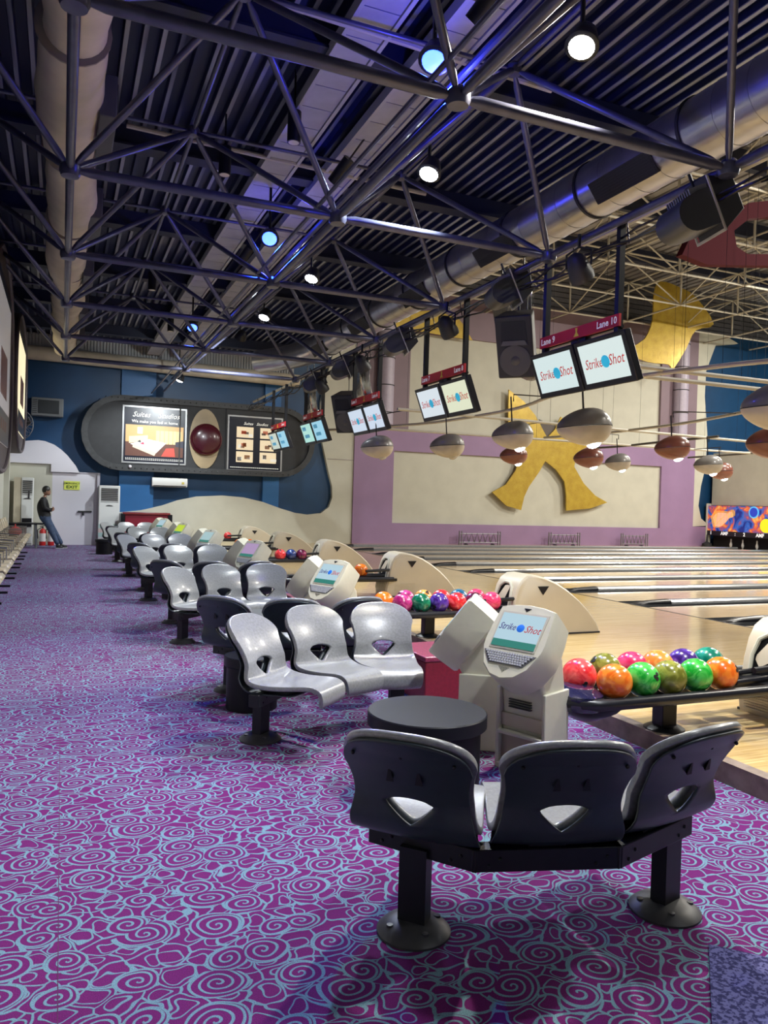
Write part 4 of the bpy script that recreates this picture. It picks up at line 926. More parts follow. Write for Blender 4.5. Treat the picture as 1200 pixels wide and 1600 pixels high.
# ================================================================ ceiling lamps
def flood(x, y, z, label, c, e_, pw, spot, aim, dark=False):
    e = empty('ceiling_lamp', (x, y, z), 0, label, 'lamp', 'flood lamps under the deck')
    M = (Vector(aim) - Vector((x, y, z))).to_track_quat('-Z', 'Y').to_matrix().to_4x4()
    mb = MB(); mb.lathe([(.11, -.01), (.135, 0), (.12, .06), (.09, .16), (.03, .2)], 18, M=M); obj('lamp_head', mb, black, e)
    mb = MB(); mb.lathe([(.0, -.045), (.06, -.04), (.10, -.018), (.104, 0)], 18, M=M); o = obj('lamp_lens', mb, mat('lens_%s' % label[:14], (.8, .8, .8), .4, emit=c, estr=e_), e); o['label'] = 'glowing lens'
    mb = MB(); mb.tube([(0, 0, .15), (0, 0, 6.0 - z)], .02, 6); obj('hanger', mb, black, e)
    a = Vector((x, y, z)) + (Vector(aim) - Vector((x, y, z))).normalized() * .12
    light('flood_light', 'SPOT', a, pw, c, .08, aim=aim, spot=spot, blend=.7)
fl = [(3.65, 5.0), (3.6, 7.6), (3.64, 12.0), (3.6, 15.0), (3.6, 17.2), (3.0, 22.5)]
LB = ['warm flood lamp nearest the top edge', 'bright white flood lamp below the nearest node', 'white flood lamp in the middle of the deck', 'white flood lamp, fourth along the row', 'small white flood lamp, fifth along the row', 'white flood lamp over the end wall panel']
for i, (x, y) in enumerate(fl):
    c = (1.0, .90, .72) if i == 0 else (.90, .97, 1.0)
    aim = (x - 1.9, y - 1.2, 0) if i < 4 else (2.6, 23.0, 0) if i == 4 else (1.2, 23.4, 0)
    flood(x, y, 5.15 if i < 5 else 4.87, LB[i], c, 30, [900, 850, 800, 700, 750, 620][i], 120 if i < 5 else 150, aim)
for i, (x, y) in enumerate([(2.74, 5.75), (2.59, 10.6), (2.5, 16.9)]):
    aim = [(1.0, 3.9, 0), (1.0, 6.0, 0), (2.0, 13, 0)][i]
    flood(x, y, 5.2, 'deep blue lamp, %s' % ['nearest, at the top edge', 'middle one beside the tray', 'farthest and smallest'][i], (.015, .05, 1.0), 14, [420, 340, 200][i], 75, aim)
light('blue_glow', 'POINT', (2.95, 5.9, 5.0), 60, (.05, .06, 1.0), .05); light('blue_glow', 'POINT', (2.7, 10.9, 5.0), 30, (.05, .06, 1.0), .05)  # unseen point lights added beside the blue lamps to spread their glow
for i, (x, y) in enumerate([(2.27, 8.3), (1.74, 9.5), (1.5, 15.4), (3.0, 9.1), (3.0, 5.6), (2.3, 19.0), (2.65, 12.9)]):
    mb = MB(); mb.tube([(0, 0, 0), (0, 0, .34)], .075, 16)
    o = tag(obj('downlight_can', mb, black, loc=(x, y, 5.5)), 'black cylinder downlight, %s from the camera' % ['third', 'fifth', 'sixth of the left ones', 'fourth, right of the tray', 'first, at the top edge', 'last over the end', 'sixth, beside the tray'][i], 'lamp', 'switched off downlights')
    if i in (3, 4, 6): o.rotation_euler = (R(50), 0, R(30))
    mb = MB(); mb.lathe([(0, -.004), (.06, -.002)], 16); obj('diffuser', mb, mat('warm_diffuser', (.6, .55, .45), .4), o)
    mb = MB(); mb.tube([(0, 0, .34), (0, 0, .8)], .012, 6); obj('stem', mb, black, o)

# ================================================================ track rails and egg pendants
RAILS = []
def rail(pts, label, r=.028, m=creamtube):
    if len(pts) == 2: RAILS.extend(Vector(pts[0]).lerp(Vector(pts[1]), k / 60) for k in range(61))
    else: RAILS.extend(Vector(p) for p in pts)
    mb = MB(); mb.tube(pts, r, 8); o = tag(obj('track_rail', mb, m, smooth=60), label, 'rail', 'rails of the pendants')
    n = len(pts)
    for i in ([0, 1] if n == 2 else [n // 5, n // 2, 4 * n // 5]):
        p = Vector(pts[i]) if n > 2 else Vector(pts[0]).lerp(Vector(pts[1]), .3 + .5 * i)
        w_ = MB(); w_.tube([p, (p.x + .02, p.y, 8.72 if p.x > 7.1 else 6.3)], .0035, 4); obj('suspension_wire', w_, blackp, o)
    return o
rail([(5.37, 12.32, 3.2), (16.5, 13.1, 3.2)], 'cream straight rail crossing behind the lane 7 monitors')
rail([(6.4, 15.8, 3.2), (20, 15.3, 3.2)], 'cream straight rail just above the purple wall')
rail([(6.0, 7.18, 3.24), (12.0, 7.14, 3.24)], 'cream straight rail right of the lane 10 monitor, upper'); rail([(6.0, 7.5, 3.2), (12.0, 7.42, 3.2)], 'cream straight rail right of the lane 10 monitor, lower')
def cat(pts, k=5):
    out = []; n = len(pts)
    for i in range(n - 1):
        p0, p1, p2, p3 = (Vector(pts[max(0, min(n - 1, i + j))]) for j in (-1, 0, 1, 2))
        for j in range(k):
            t = j / k; out.append(.5 * ((2 * p1) + (p2 - p0) * t + (2 * p0 - 5 * p1 + 4 * p2 - p3) * t * t + (3 * p1 - p0 - 3 * p2 + p3) * t ** 3))
    return out + [Vector(pts[-1])]
darktrk = mat('dark_track', (.10, .09, .08), .4)
rail(cat([(5.49, 17.06, 3.2), (6.16, 16.11, 3.2), (6.45, 15.2, 3.2), (6.87, 13.86, 3.2), (7.0, 12.27, 3.2), (7.0, 11.21, 3.2), (6.88, 10.5, 3.2), (6.64, 9.6, 3.2), (6.5, 8.44, 3.2), (6.5, 7.5, 3.2), (6.75, 6.6, 3.2), (7.0, 6.0, 3.2), (7.6, 5.0, 3.2)]), 'long curved track under the lane monitors')
rail(cat([(10.43, 15.25, 3.2), (10.73, 13.53, 3.2), (10.71, 12.13, 3.2), (10.59, 10.88, 3.2), (10.12, 9.1, 3.2), (9.6, 7.6, 3.2)]), 'curved track over the middle lanes')
rail(cat([(13.2, 16.82, 3.2), (13.29, 15.86, 3.2), (13.14, 14.65, 3.2), (13.0, 12.5, 3.2)]), 'short curved track over the far lanes', m=darktrk)
rail(cat([(17.42, 17.89, 3.2), (17.29, 15.98, 3.2), (17.0, 14.5, 3.2)]), 'farthest curved track near the pin end', m=darktrk)
def wires(x, y):
    pass
eg_grey = mat('egg_grey_shaded_top', (.20, .19, .18), .35, coat=.3, noise=.12, nscale=5); eg_low = mat('egg_grey_lit_lower', (.48, .43, .36), .3, coat=.3, noise=.12, nscale=5)  # light from below put into the colour: upper shell darker, lower lighter
eg_red = mat('egg_copper_shaded_top', (.19, .062, .042), .3, coat=.4, noise=.12, nscale=5); eg_red2 = mat('egg_copper_lit_lower', (.26, .09, .06), .3, coat=.4, noise=.12, nscale=5)  # same shaded and lit pair for the copper eggs
lens_on = mat('egg_lens_on', (.8, .8, .8), .3, emit=(1, .97, .9), estr=14); lens_off = mat('egg_lens_off', (.5, .48, .42), .15)
def egg_mesh(a0, a1, m):
    """egg of revolution about x, fat end +x; keeps the angle range a0..a1 about its axis"""
    mb = MB(); N = 18; K = 12; vs = []; fs = []
    for i in range(N + 1):
        t = PI * i / N; x = -.31 * math.cos(t); r = .213 * math.sin(t) * (1 + .26 * (x / .31)) ** .9
        if i in (0, N): r = .0005
        for j in range(K + 1):
            a = a0 + (a1 - a0) * j / K; vs.append((x, r * math.cos(a), r * math.sin(a)))
    for i in range(N):
        for j in range(K): fs.append((i * (K + 1) + j, i * (K + 1) + j + 1, (i + 1) * (K + 1) + j + 1, (i + 1) * (K + 1) + j))
    mb.add(vs, fs); return mb.mesh('egg_shell', m, True)
EG = {c: (egg_mesh(0.03, PI - .03, a), egg_mesh(PI + .03, 2 * PI - .03, b)) for c, a, b in (('grey', eg_grey, eg_low), ('red', eg_red, eg_red2))}
lmb = MB(); lmb.lathe([(.0, -.05), (.04, -.045), (.075, -.022), (.088, .01), (.088, .05)], 20, M=Matrix.Translation((.11, 0, -.195)) @ Matrix.Rotation(R(-22), 4, 'Y')); 
lens_me_on = lmb.mesh('lamp_lens', lens_on); lens_me_off = lmb.mesh('lamp_lens', lens_off)
smb = MB(); smb.tube([(-.31 * math.cos(PI * i / 16), .215 * math.sin(PI * i / 16) * (1 + .26 * (-math.cos(PI * i / 16))) ** .9, 0) for i in range(17)] + [(-.31 * math.cos(PI * i / 16), -.215 * math.sin(PI * i / 16) * (1 + .26 * (-math.cos(PI * i / 16))) ** .9, 0) for i in range(15, 0, -1)], .005, 5, closed=True)
seam_me = smb.mesh('seam', darkgrey)
hm = MB(); hm.tube([(0, 0, .17), (0, 0, .58)], .012, 6); hang_me = hm.mesh('hanger', blackp)
eggs = [(6.08, 9.70, 'grey', 1, .98, 'grey egg pendant, lit, in front of the gold starfish'), (6.14, 8.10, 'grey', 1, 1.12, 'large grey egg pendant, lit, above the starfish leg'), (6.30, 12.2, 'grey', 0, 1.0, 'unlit grey egg pendant, second from the left'), (5.44, 13.4, 'grey', 0, 1.0, 'unlit grey egg pendant, leftmost'),
        (6.40, 5.42, 'grey', 1, 1.15, 'large grey egg pendant cut by the right picture edge'), (9.91, 12.9, 'red', 1, .98, 'copper red egg pendant right of the starfish'), (9.24, 9.85, 'red', 1, .92, 'copper red egg pendant in front of the lavender pipe'), (11.24, 13.6, 'grey', 1, .9, 'small grey egg pendant beside the copper red one'),
        (9.55, 8.22, 'red', 1, 1.1, 'copper red egg pendant at the right picture edge'), (13.04, 12.8, 'grey', 1, 1.0, 'small grey egg pendant overlapping a red one at right'), (15.17, 14.5, 'red', 1, 1.0, 'small copper red egg pendant behind a grey one at right'), (8.44, 13.4, 'red', 1, .9, 'small copper red egg pendant below a lit grey one')]
for x, y, c, on, s, lab in eggs:
    e = empty('egg_pendant', (x, y, 2.60), R(-20), lab, 'pendant lamp', 'egg shaped pendants over the lanes'); e.scale = (s, s, s); e.rotation_euler = (0, R(-4), R(-28))
    link('upper_shell', EG[c][0], e); link('lower_shell', EG[c][1], e); link('seam', seam_me, e); link('hanger', hang_me, e)
    nr = min(RAILS, key=lambda p: (p - Vector((x, y, 3.2))).length); Mi = (Matrix.Translation(e.location) @ e.rotation_euler.to_matrix().to_4x4() @ Matrix.Diagonal((s, s, s, 1))).inverted()
    mb = MB(); mb.tube([Mi @ Vector((x, y, 3.10)), Mi @ Vector((x, y, 3.2)), Mi @ nr] if (nr - Vector((x, y, 3.2))).length < 1.6 else [Mi @ Vector((x, y, 3.10)), Mi @ Vector((x, y, 8.74))], .010, 6); obj('support_arm', mb, blackp, e)
    l = link('lamp_lens', lens_me_on if on else lens_me_off, e); l['label'] = 'glowing round lens' if on else 'unlit round lens'
    if on: light('egg_light', 'SPOT', (x + .1, y, 2.36), 45, (1, .96, .88), .06, aim=(x + .6, y, 0), spot=140, blend=.6)

# ================================================================ advertising panel on the end wall
def stadium(x0, x1, zc, r, k=12):
    return [(x1 - r + r * math.sin(t), zc - r * math.cos(t)) for t in [PI * i / k for i in range(k + 1)]] + [(x0 + r - r * math.sin(t), zc + r * math.cos(t)) for t in [PI * i / k for i in range(k + 1)]]
ad = empty('advert_board', (4.15, 25.0, 3.46), 0, 'long rounded charcoal advert board with two posters and a red dome', 'advert board')
def L(poly): return [(a - 4.15, b - 3.46) for a, b in poly]
mb = MB(); mb.prism(L(stadium(.48, 7.80, 3.46, 1.155)), -.16, .1, axis='y'); obj('board_body', mb, darkgrey, ad, smooth=30)
mb = MB(); a = L(stadium(.48, 7.80, 3.46, 1.155)); b = L(stadium(.66, 7.62, 3.46, .975)); n = len(a)
for y in (-.24, -.16): mb.v += [(p[0], y, p[1]) for p in a] + [(p[0], y, p[1]) for p in b]
for i in range(n):
    j = (i + 1) % n
    mb.f += [(i, j, n + j, n + i), (i, 2 * n + i, 2 * n + j, j), (n + i, n + j, 3 * n + j, 3 * n + i)]
mb.mi = [0] * len(mb.f)
obj('rim', mb, mat('rim_grey', (.04, .042, .045), .6, noise=.2), ad, smooth=30)
mb = MB()
for k in range(34): mb.ball((-3.0 + k * .18, -.245, 1.07), .018, 8, 4); mb.ball((-3.0 + k * .18, -.245, -1.07), .018, 8, 4)
o = obj('rivets', mb, blackp, ad)
mb = MB()
for x in (-1.05 + .35 - .1, .72 - .05): mb.box((x, -.20, -.98), (x + .04, -.16, .98))
obj('divider', mb, darkgrey, ad)
def poster(x0, z0, x1, z1, name):
    M = frame((x0 - 4.15, -.19, z0 - 3.46), (1, 0, 0), (0, 0, 1)); W, H_ = x1 - x0, z1 - z0
    mb = MB(); mb.box((-.05, -.05, -.03), (W + .05, H_ + .05, -.005)); f = obj('poster_frame', mb, mat('poster_alu', (.40, .40, .40), .35, metal=.6), ad, M=M)
    mb = MB(); mb.box((0, 0, -.005), (W, H_, .002)); obj('poster_sheet', mb, mat('poster_black', (.012, .014, .025), .25), f)
    return f, W, H_
def flat(par, name, poly, c, z, e=.25):
    """one flat printed shape of a backlit poster"""
    mb = MB(); mb.prism(poly, z, z + .0015); return obj(name, mb, mat('print_%.2f_%.2f_%.2f' % c, c, .4, emit=c, estr=e), par)
def rect(a, b, c, d): return [(a, b), (c, b), (c, d), (a, d)]
tw = mat('poster_text', (.8, .8, .75), .4, emit=(1, .97, .85), estr=.5)
f, W, H_ = poster(1.70, 2.60, 3.53, 4.27, 'left')
for body, x, sz in (('Suites', W * .27, .22), ('Studios', W * .72, .22)): link('lettering', text_mesh(body, sz, tw, shear=.4), f, M=Matrix.Translation((x, H_ * .87, .004)))
link('lettering', text_mesh('We make you feel at home', .125, tw), f, M=Matrix.Translation((W / 2, H_ * .745, .004)))
bx0, by0, bx1, by1 = .05, .18, W - .05, H_ * .68
def q(u, v): return (bx0 + (bx1 - bx0) * u, by0 + (by1 - by0) * v)
flat(f, 'printed_wall', [q(0, .45), q(1, .45), q(1, 1), q(0, 1)], (.55, .33, .13), .003)
flat(f, 'printed_floor', [q(0, 0), q(1, 0), q(1, .45), q(0, .45)], (.10, .035, .02), .003)
for k in range(6): flat(f, 'printed_curtain', [q(.52 + k * .075, .42), q(.585 + k * .075, .42), q(.585 + k * .075, .85), q(.52 + k * .075, .85)], (.80, .58, .26), .0045)
flat(f, 'printed_headboard', [q(.06, .40), q(.38, .50), q(.38, .68), q(.06, .62)], (.78, .62, .36), .0045)
flat(f, 'printed_bed', [q(.08, .38), q(.40, .55), q(.70, .45), q(.52, .10), q(.50, .08)], (.80, .80, .78), .006, .4)
flat(f, 'printed_bed_side', [q(.12, .28), q(.50, .02), q(.53, .14), q(.13, .38)], (.72, .58, .40), .007)
flat(f, 'printed_cushion', [q(.24, .40), q(.32, .37), q(.31, .46)], (.6, .03, .08), .008); flat(f, 'printed_cushion', [q(.20, .46), q(.27, .43), q(.25, .52)], (.02, .02, .02), .008)
flat(f, 'printed_rug', [q(.62, .02), q(.86, .02), q(.84, .30), q(.70, .28)], (.75, .06, .04), .0045)
flat(f, 'printed_picture', [q(.20, .72), q(.29, .72), q(.29, .93), q(.20, .93)], (.7, .68, .62), .0045)
flat(f, 'printed_desk', [q(.86, .35), q(1, .32), q(1, .55), q(.86, .5)], (.03, .03, .05), .006)
mb = MB()
for k in range(30): mb.box((.06 + k * .058, .06, .003), (.06 + k * .058 + .04, .075, .004)); mb.box((.06 + k * .058, .10, .003), (.06 + k * .058 + .03, .115, .004))
o = obj('small_print', mb, tw, f); o['kind'] = 'stuff'
f, W, H_ = poster(4.92, 2.50, 6.64, 4.20, 'right')
link('lettering', text_mesh('Suites   Studios', .13, tw, shear=.4), f, M=Matrix.Translation((W / 2, H_ * .88, .004)))
random.seed(5)
for r_ in range(3):
    for c_ in range(2):
        x = W * (.14 + c_ * .45); z = H_ * (.14 + r_ * .235)
        ph = flat(f, 'room_photo', rect(x, z, x + W * .32, z + H_ * .205), (.80, .66, .45), .003, .4)
        for k in range(4):
            a = x + W * .02 + random.random() * W * .22; b = z + .02 + random.random() * .12
            flat(ph, 'printed_furniture', rect(a, b, a + .10 + .1 * random.random(), b + .05 + .08 * random.random()), random.choice([(.25, .12, .05), (.9, .86, .75), (.5, .15, .08), (.12, .09, .07)]), .005, .25)
mb = MB()
for k in range(26): mb.box((.06 + k * .062, .06, .003), (.06 + k * .062 + .045, .08, .004))
obj('small_print', mb, tw, f)['kind'] = 'stuff'
# oval plate with the red dome
mb = MB(); mb.prism([(.48 * math.cos(t), .95 * math.sin(t)) for t in [2 * PI * k / 32 for k in range(32)]], -.20, -.16, axis='y'); obj('oval_plate', mb, mat('oval_tan', (.34, .26, .15), .45, noise=.15, nscale=2), ad, loc=(-.0, 0, -.04))
mb = MB(); mb.lathe([(.50, 0), (.50, .10), (.46, .14), (.44, .12)] + [(.44 * math.cos(t), .12 + .16 * math.sin(t)) for t in [PI / 2 * k / 6 for k in range(1, 7)]], 32, M=frame((0.03, -.2, -.06), (1, 0, 0), (0, 0, 1)))
o = obj('red_dome', mb, mat('red_acrylic', (.035, .005, .012), .3, coat=.3, emit=(.35, .01, .02), estr=.05), ad); o['label'] = 'glossy dark red dome lamp'
mb = MB(); mb.ball((-2.15 - .1, -.26, -1.02), .05, 12, 8); obj('white_cap', mb, white, ad)

# ================================================================ end wall fittings
ac = empty('split_air_conditioner', (3.12, 25.1, 2.0), 0, 'white wall mounted split air conditioner under the advert board', 'air conditioner')
mb = MB(); mb.prism([(0, -.15), (-.18, -.13), (-.22, -.02), (-.20, .13), (-.02, .15), (0, .15)], -.54, .54, axis='x'); obj('case', mb, mat('ac_white', (.74, .75, .73), .35), ac, bevel=.01)
mb = MB(); mb.box((-.50, -.19, -.135), (.50, -.15, -.10)); obj('outlet_flap', mb, darkgrey, ac); mb = MB(); mb.box((.36, -.225, -.04), (.44, -.21, .02)); obj('sticker', mb, mat('sticker_yellow', (.6, .5, .1), .5), ac)
def tower(x, y, w_, h, z0, name, label, stripes=False):
    e = empty(name, (x, y, 0), 0, label, 'air conditioner'); acw = MATS['ac_white']
    mb = MB(); mb.box((-w_ / 2, -.38, z0), (w_ / 2, 0, h)); obj('case', mb, acw, e, bevel=.015)
    mb = MB()
    for k in range(7): mb.box((-w_ * .40, -.395, h - .12 - k * .055), (w_ * .40, -.375, h - .085 - k * .055))
    obj('louvre', mb, mat('louvre_grey', (.06, .06, .06), .5), e)
    mb = MB(); mb.prism([(.1 * math.cos(t), .03 * math.sin(t)) for t in [PI * k / 8 for k in range(9)]], -.392, -.378, axis='y'); obj('handle', mb, blackp, e, loc=(0, 0, h - .62))
    mb = MB(); mb.box((-w_ * .42, -.388, h - .50), (w_ * .42, -.379, h - .49)); mb.box((-w_ * .42, -.388, z0 + .05), (w_ * .42, -.379, z0 + .06)); obj('panel_seam', mb, darkgrey, e)
    return e
t_ = tower(1.33, 25.05, .60, 1.83, .12, 'standing_air_conditioner', 'tall white standing air conditioner right of the exit door')
for k, c in enumerate([(.50, .66, .62), (.62, .60, .62), (.42, .58, .56), (.66, .52, .50), (.50, .66, .62)]):
    mb = MB(); mb.box((1.03 - 1.33, -.42, .02 + k * .13), (1.63 - 1.33, -.392, .02 + k * .13 + .12)); obj('striped_board', mb, mat('stripe%d' % k, c, .5), t_)
t2 = tower(-.93, 25.0, .32, 1.98, 0, 'cabinet_cooler', 'narrow cream standing cabinet with black grilles left of the leaning man')
mb = MB(); mb.box((-.36, -.36, 0), (-.165, 0, 1.98)); obj('side_duct', mb, beige2, t2)
mb = MB(); mb.box((-.13, -.392, .55), (.13, -.378, .80)); mb.box((.02, -.392, 1.38), (.06, -.378, 1.6)); obj('grille', mb, blackp, t2)
wa = empty('window_air_conditioner', (-.46, 25.2, 4.1), 0, 'grey window air conditioner high on the blue wall', 'air conditioner')
mb = MB(); mb.box((-.44, -.3, -.27), (.44, .05, .27)); obj('case', mb, mat('old_grey_case', (.16, .17, .18), .5), wa, bevel=.02)
mb = MB(); mb.box((-.25, -.31, -.2), (.32, -.295, .2)); obj('front_grille', mb, mat('grille_dark', (.02, .025, .03), .4), wa)
mb = MB()
for k in range(8): mb.box((-.4, -.315, -.2 + k * .055), (-.28, -.3, -.18 + k * .055))
obj('slat', mb, darkgrey, wa)
# wall fan
fan = empty('wall_fan', (-1.1, 23.4, 3.4), R(20), 'grey wall mounted fan beside the lit sign at left', 'fan')
Mf = Matrix.Rotation(R(90), 4, 'Y') @ Matrix.Rotation(R(-35), 4, 'X')
mb = MB()
for k in range(20): mb.tube([(.40 * math.cos(t) * s, .40 * math.sin(t) * s, z) for s, z in ((.15, .12), (.6, .11), (1, 0), (.6, -.09), (.15, -.1)) for t in [2 * PI * k / 20]], .006, 4, M=Mf)
mb.tube([(.40 * math.cos(t), .40 * math.sin(t), 0) for t in [2 * PI * k / 24 for k in range(24)]], .012, 6, closed=True, M=Mf); obj('guard', mb, mat('fan_wire', (.32, .32, .33), .4), fan)
for k in range(3):
    mb = MB(); a0 = 2 * PI * k / 3; mb.prism([(.05 * math.cos(a0), .05 * math.sin(a0)), (.33 * math.cos(a0 - .2), .33 * math.sin(a0 - .2)), (.35 * math.cos(a0 + .35), .35 * math.sin(a0 + .35)), (.2 * math.cos(a0 + .9), .2 * math.sin(a0 + .9))], -.01, .01, M=Mf); obj('blade', mb, mat('fan_blade', (.2, .2, .21), .4), fan)
mb = MB(); mb.lathe([(.08, -.2), (.09, -.05), (.06, .05)], 14, M=Mf); mb.tube([(-.1, 0, 0), (-.38, 0, -.12)], .03, 8); obj('motor', mb, darkgrey, fan)

# ================================================================ leaning man, table, fire extinguishers
tb = empty('side_table', (-1.0, 23.75, 0), 0, 'dark side table the man leans against', 'table')
mb = MB(); mb.box((-.42, -.32, .66), (.55, .32, .70)); obj('table_top', mb, black, tb)
for sx, sy in ((-.38, -.28), (.36, -.28), (-.38, .28), (.36, .28)):
    mb = MB(); mb.tube([(sx, sy, 0), (sx - (.03 if sx > 0 else 0), sy, .66)], .03, 8); obj('leg', mb, mat('table_leg_grey', (.10, .11, .12), .4), tb)
mb = MB(); mb.box((-.40, -.30, .05), (.10, .30, .64)); obj('dark_case', mb, mat('dark_case', (.02, .02, .022), .6), tb)
for i, x in enumerate((-.50, -.27)):
    e = empty('fire_extinguisher', (x, 24.75, 0), 0, ['left', 'right'][i] + ' red and white fire extinguisher on the floor behind the man', 'fire extinguisher', 'fire extinguishers')
    mb = MB(); mb.lathe([(.085, 0), (.09, .02), (.09, .42), (.06, .48), (.03, .50)], 18); obj('cylinder', mb, mat('ext_red', (.5, .02, .02), .35), e)
    mb = MB(); mb.lathe([(.092, .12), (.092, .36)], 18); obj('label_sheet', mb, mat('ext_label', (.7, .68, .66), .5), e)
    mb = MB(); mb.tube([(0, 0, .5), (0, 0, .56)], .02, 8); mb.tube([(-.08, 0, .56), (.08, 0, .60)], .014, 6); mb.tube([(-.02, 0, .54), (-.14, -.02, .46), (-.13, -.02, .2)], .014, 6); obj('valve_and_hose', mb, blackp, e)

def skin_body(name, verts, edges, m, parent, sub=2):
    me = bpy.data.meshes.new(name); me.from_pydata([v[:3] for v in verts], edges, [])
    o = bpy.data.objects.new(name, me); COL.objects.link(o); o.parent = parent
    sk = o.modifiers.new('skin', 'SKIN'); sk.use_smooth_shade = True
    for i, v in enumerate(verts):
        d = me.skin_vertices[0].data[i]; d.radius = (v[3], v[4] if len(v) > 4 else v[3]); d.use_root = (i == 0)
    ss = o.modifiers.new('sub', 'SUBSURF'); ss.levels = sub; ss.render_levels = sub
    bpy.context.view_layer.update()
    dg = bpy.context.evaluated_depsgraph_get(); nm_ = bpy.data.meshes.new_from_object(o.evaluated_get(dg))
    o.modifiers.clear(); o.data = nm_; nm_.materials.clear(); nm_.materials.append(m); nm_.polygons.foreach_set('use_smooth', [True] * len(nm_.polygons))
    return o
man = empty('person', (-.40, 23.55, 0), 0, 'person in a black shirt and jeans leaning on the dark side table, arms crossed', 'person')
skin = mat('brown_skin', (.24, .125, .08), .5); shirt = mat('black_shirt', (.005, .005, .007), .7); jeans = mat('blue_jeans', (.035, .06, .12), .75, noise=.3, nscale=12); hair = mat('black_hair', (.008, .007, .007), .5)
# facing +x: hips rest on the table edge, legs stretched towards +x, back upright
body = skin_body('body', [(-.02, 0, .86, .15, .17), (-.06, 0, 1.0, .145, .17), (-.09, 0, 1.18, .155, .19), (-.08, 0, 1.34, .12, .18), (-.05, 0, 1.43, .055, .06), (-.02, 0, 1.50, .05, .05),
    (-.08, -.18, 1.36, .08), (-.04, -.23, 1.12, .062), (.13, -.12, 1.06, .04), (.19, .04, 1.09, .032), (-.08, .18, 1.36, .08), (-.04, .23, 1.12, .062), (.12, .13, 1.08, .04), (.18, -.03, 1.12, .032),
    (.01, -.09, .80, .12), (.16, -.10, .46, .085), (.33, -.12, .10, .062), (.01, .09, .80, .12), (.22, .09, .47, .085), (.43, .06, .10, .062)],
    [(0, 1), (1, 2), (2, 3), (3, 4), (4, 5), (3, 6), (6, 7), (7, 8), (8, 9), (3, 10), (10, 11), (11, 12), (12, 13), (0, 14), (14, 15), (15, 16), (0, 17), (17, 18), (18, 19)], shirt, man)
bm_ = body.data
bm_.materials.append(jeans); bm_.materials.append(skin)
for p in bm_.polygons:
    c = p.center
    if c.z < .90: p.material_index = 1
    elif c.z > 1.435 and abs(c.y) < .09: p.material_index = 2
    elif c.x > .145 and 1.0 < c.z < 1.2: p.material_index = 2
for s in (-1, 1):   # hands: palm, four fingers, thumb, tucked over the opposite arm
    hx, hy, hz = (.19, .05, 1.10) if s < 0 else (.18, -.04, 1.13); dy = 1 if s < 0 else -1
    vs = [(hx, hy, hz, .022), (hx + .005, hy + dy * .04, hz + .005, .028, .018), (hx + .005, hy + dy * .07, hz + .005, .026, .016)]; es = [(0, 1), (1, 2)]
    for k in range(4):
        b_ = len(vs); zo = (k - 1.5) * .019; ln = (.03, .036, .034, .026)[k]
        vs += [(hx + .003, hy + dy * .075, hz + zo, .009), (hx, hy + dy * (.085 + ln * .6), hz + zo, .0085), (hx - .018, hy + dy * (.085 + ln), hz + zo - .002, .008)]; es += [(2, b_), (b_, b_ + 1), (b_ + 1, b_ + 2)]
    b_ = len(vs); vs += [(hx - .005, hy + dy * .04, hz + .03, .01), (hx - .01, hy + dy * .07, hz + .042, .009)]; es += [(1, b_), (b_, b_ + 1)]
    skin_body('hand', vs, es, skin, man, 1)
mb = MB(); HM = Matrix.Translation((0.0, 0, 1.60)) @ Matrix.Rotation(R(8), 4, 'Y')
mb.ball((0, 0, 0), .1, 20, 14, M=HM, sc=(1.0, .80, 1.18)); mb.ball((.055, 0, -.05), .055, 14, 10, M=HM, sc=(1, .9, 1.1))
mb.add([(.085, -.014, -.02), (.085, .014, -.02), (.118, 0, -.03), (.092, 0, .03)], [(0, 1, 2), (0, 2, 3), (1, 3, 2)], M=HM)
for s in (-1, 1): mb.ball((0, s * .082, -.01), .022, 10, 8, M=HM, sc=(.8, .35, 1.3))
hd_ = obj('head', mb, skin, man, smooth=80)
mb = MB()
for s in (-1, 1): mb.ball((.086, s * .032, .015), .011, 8, 6, M=HM)
obj('eyes', mb, mat('eye_dark', (.02, .015, .015), .3), hd_)
mb = MB(); mb.ball((-.018, 0, .035), .108, 18, 12, M=HM, sc=(1.0, .84, 1.08)); mb.ball((.10, 0, -.052), .018, 8, 6, M=HM, sc=(.5, 1.4, .35)); obj('hair', mb, hair, hd_, smooth=80)
mb = MB(); mb.ball((.093, 0, -.072), .02, 10, 6, M=HM, sc=(.6, 1.1, .3)); obj('mouth', mb, mat('lip', (.20, .07, .06), .5), hd_)
mb = MB(); mb.tube([(-.03 + .15 * math.cos(t), .17 * math.sin(t), .905) for t in [2 * PI * k / 20 for k in range(20)]], .014, 6, closed=True); obj('belt', mb, mat('shirt_hem_light', (.35, .30, .27), .6), man)
for x, y in ((.37, -.12), (.47, .06)):
    mb = MB(); mb.ball((x, y, .045), .06, 14, 8, sc=(1.7, .75, .75)); mb.ball((x - .05, y, .08), .05, 12, 8, sc=(1, .85, .9)); obj('shoe', mb, mat('black_shoe', (.02, .02, .02), .4), man)
    mb = MB(); mb.box((x - .10, y - .04, 0), (x + .11, y + .04, .02)); obj('sole', mb, mat('white_sole', (.5, .5, .5), .6), man)

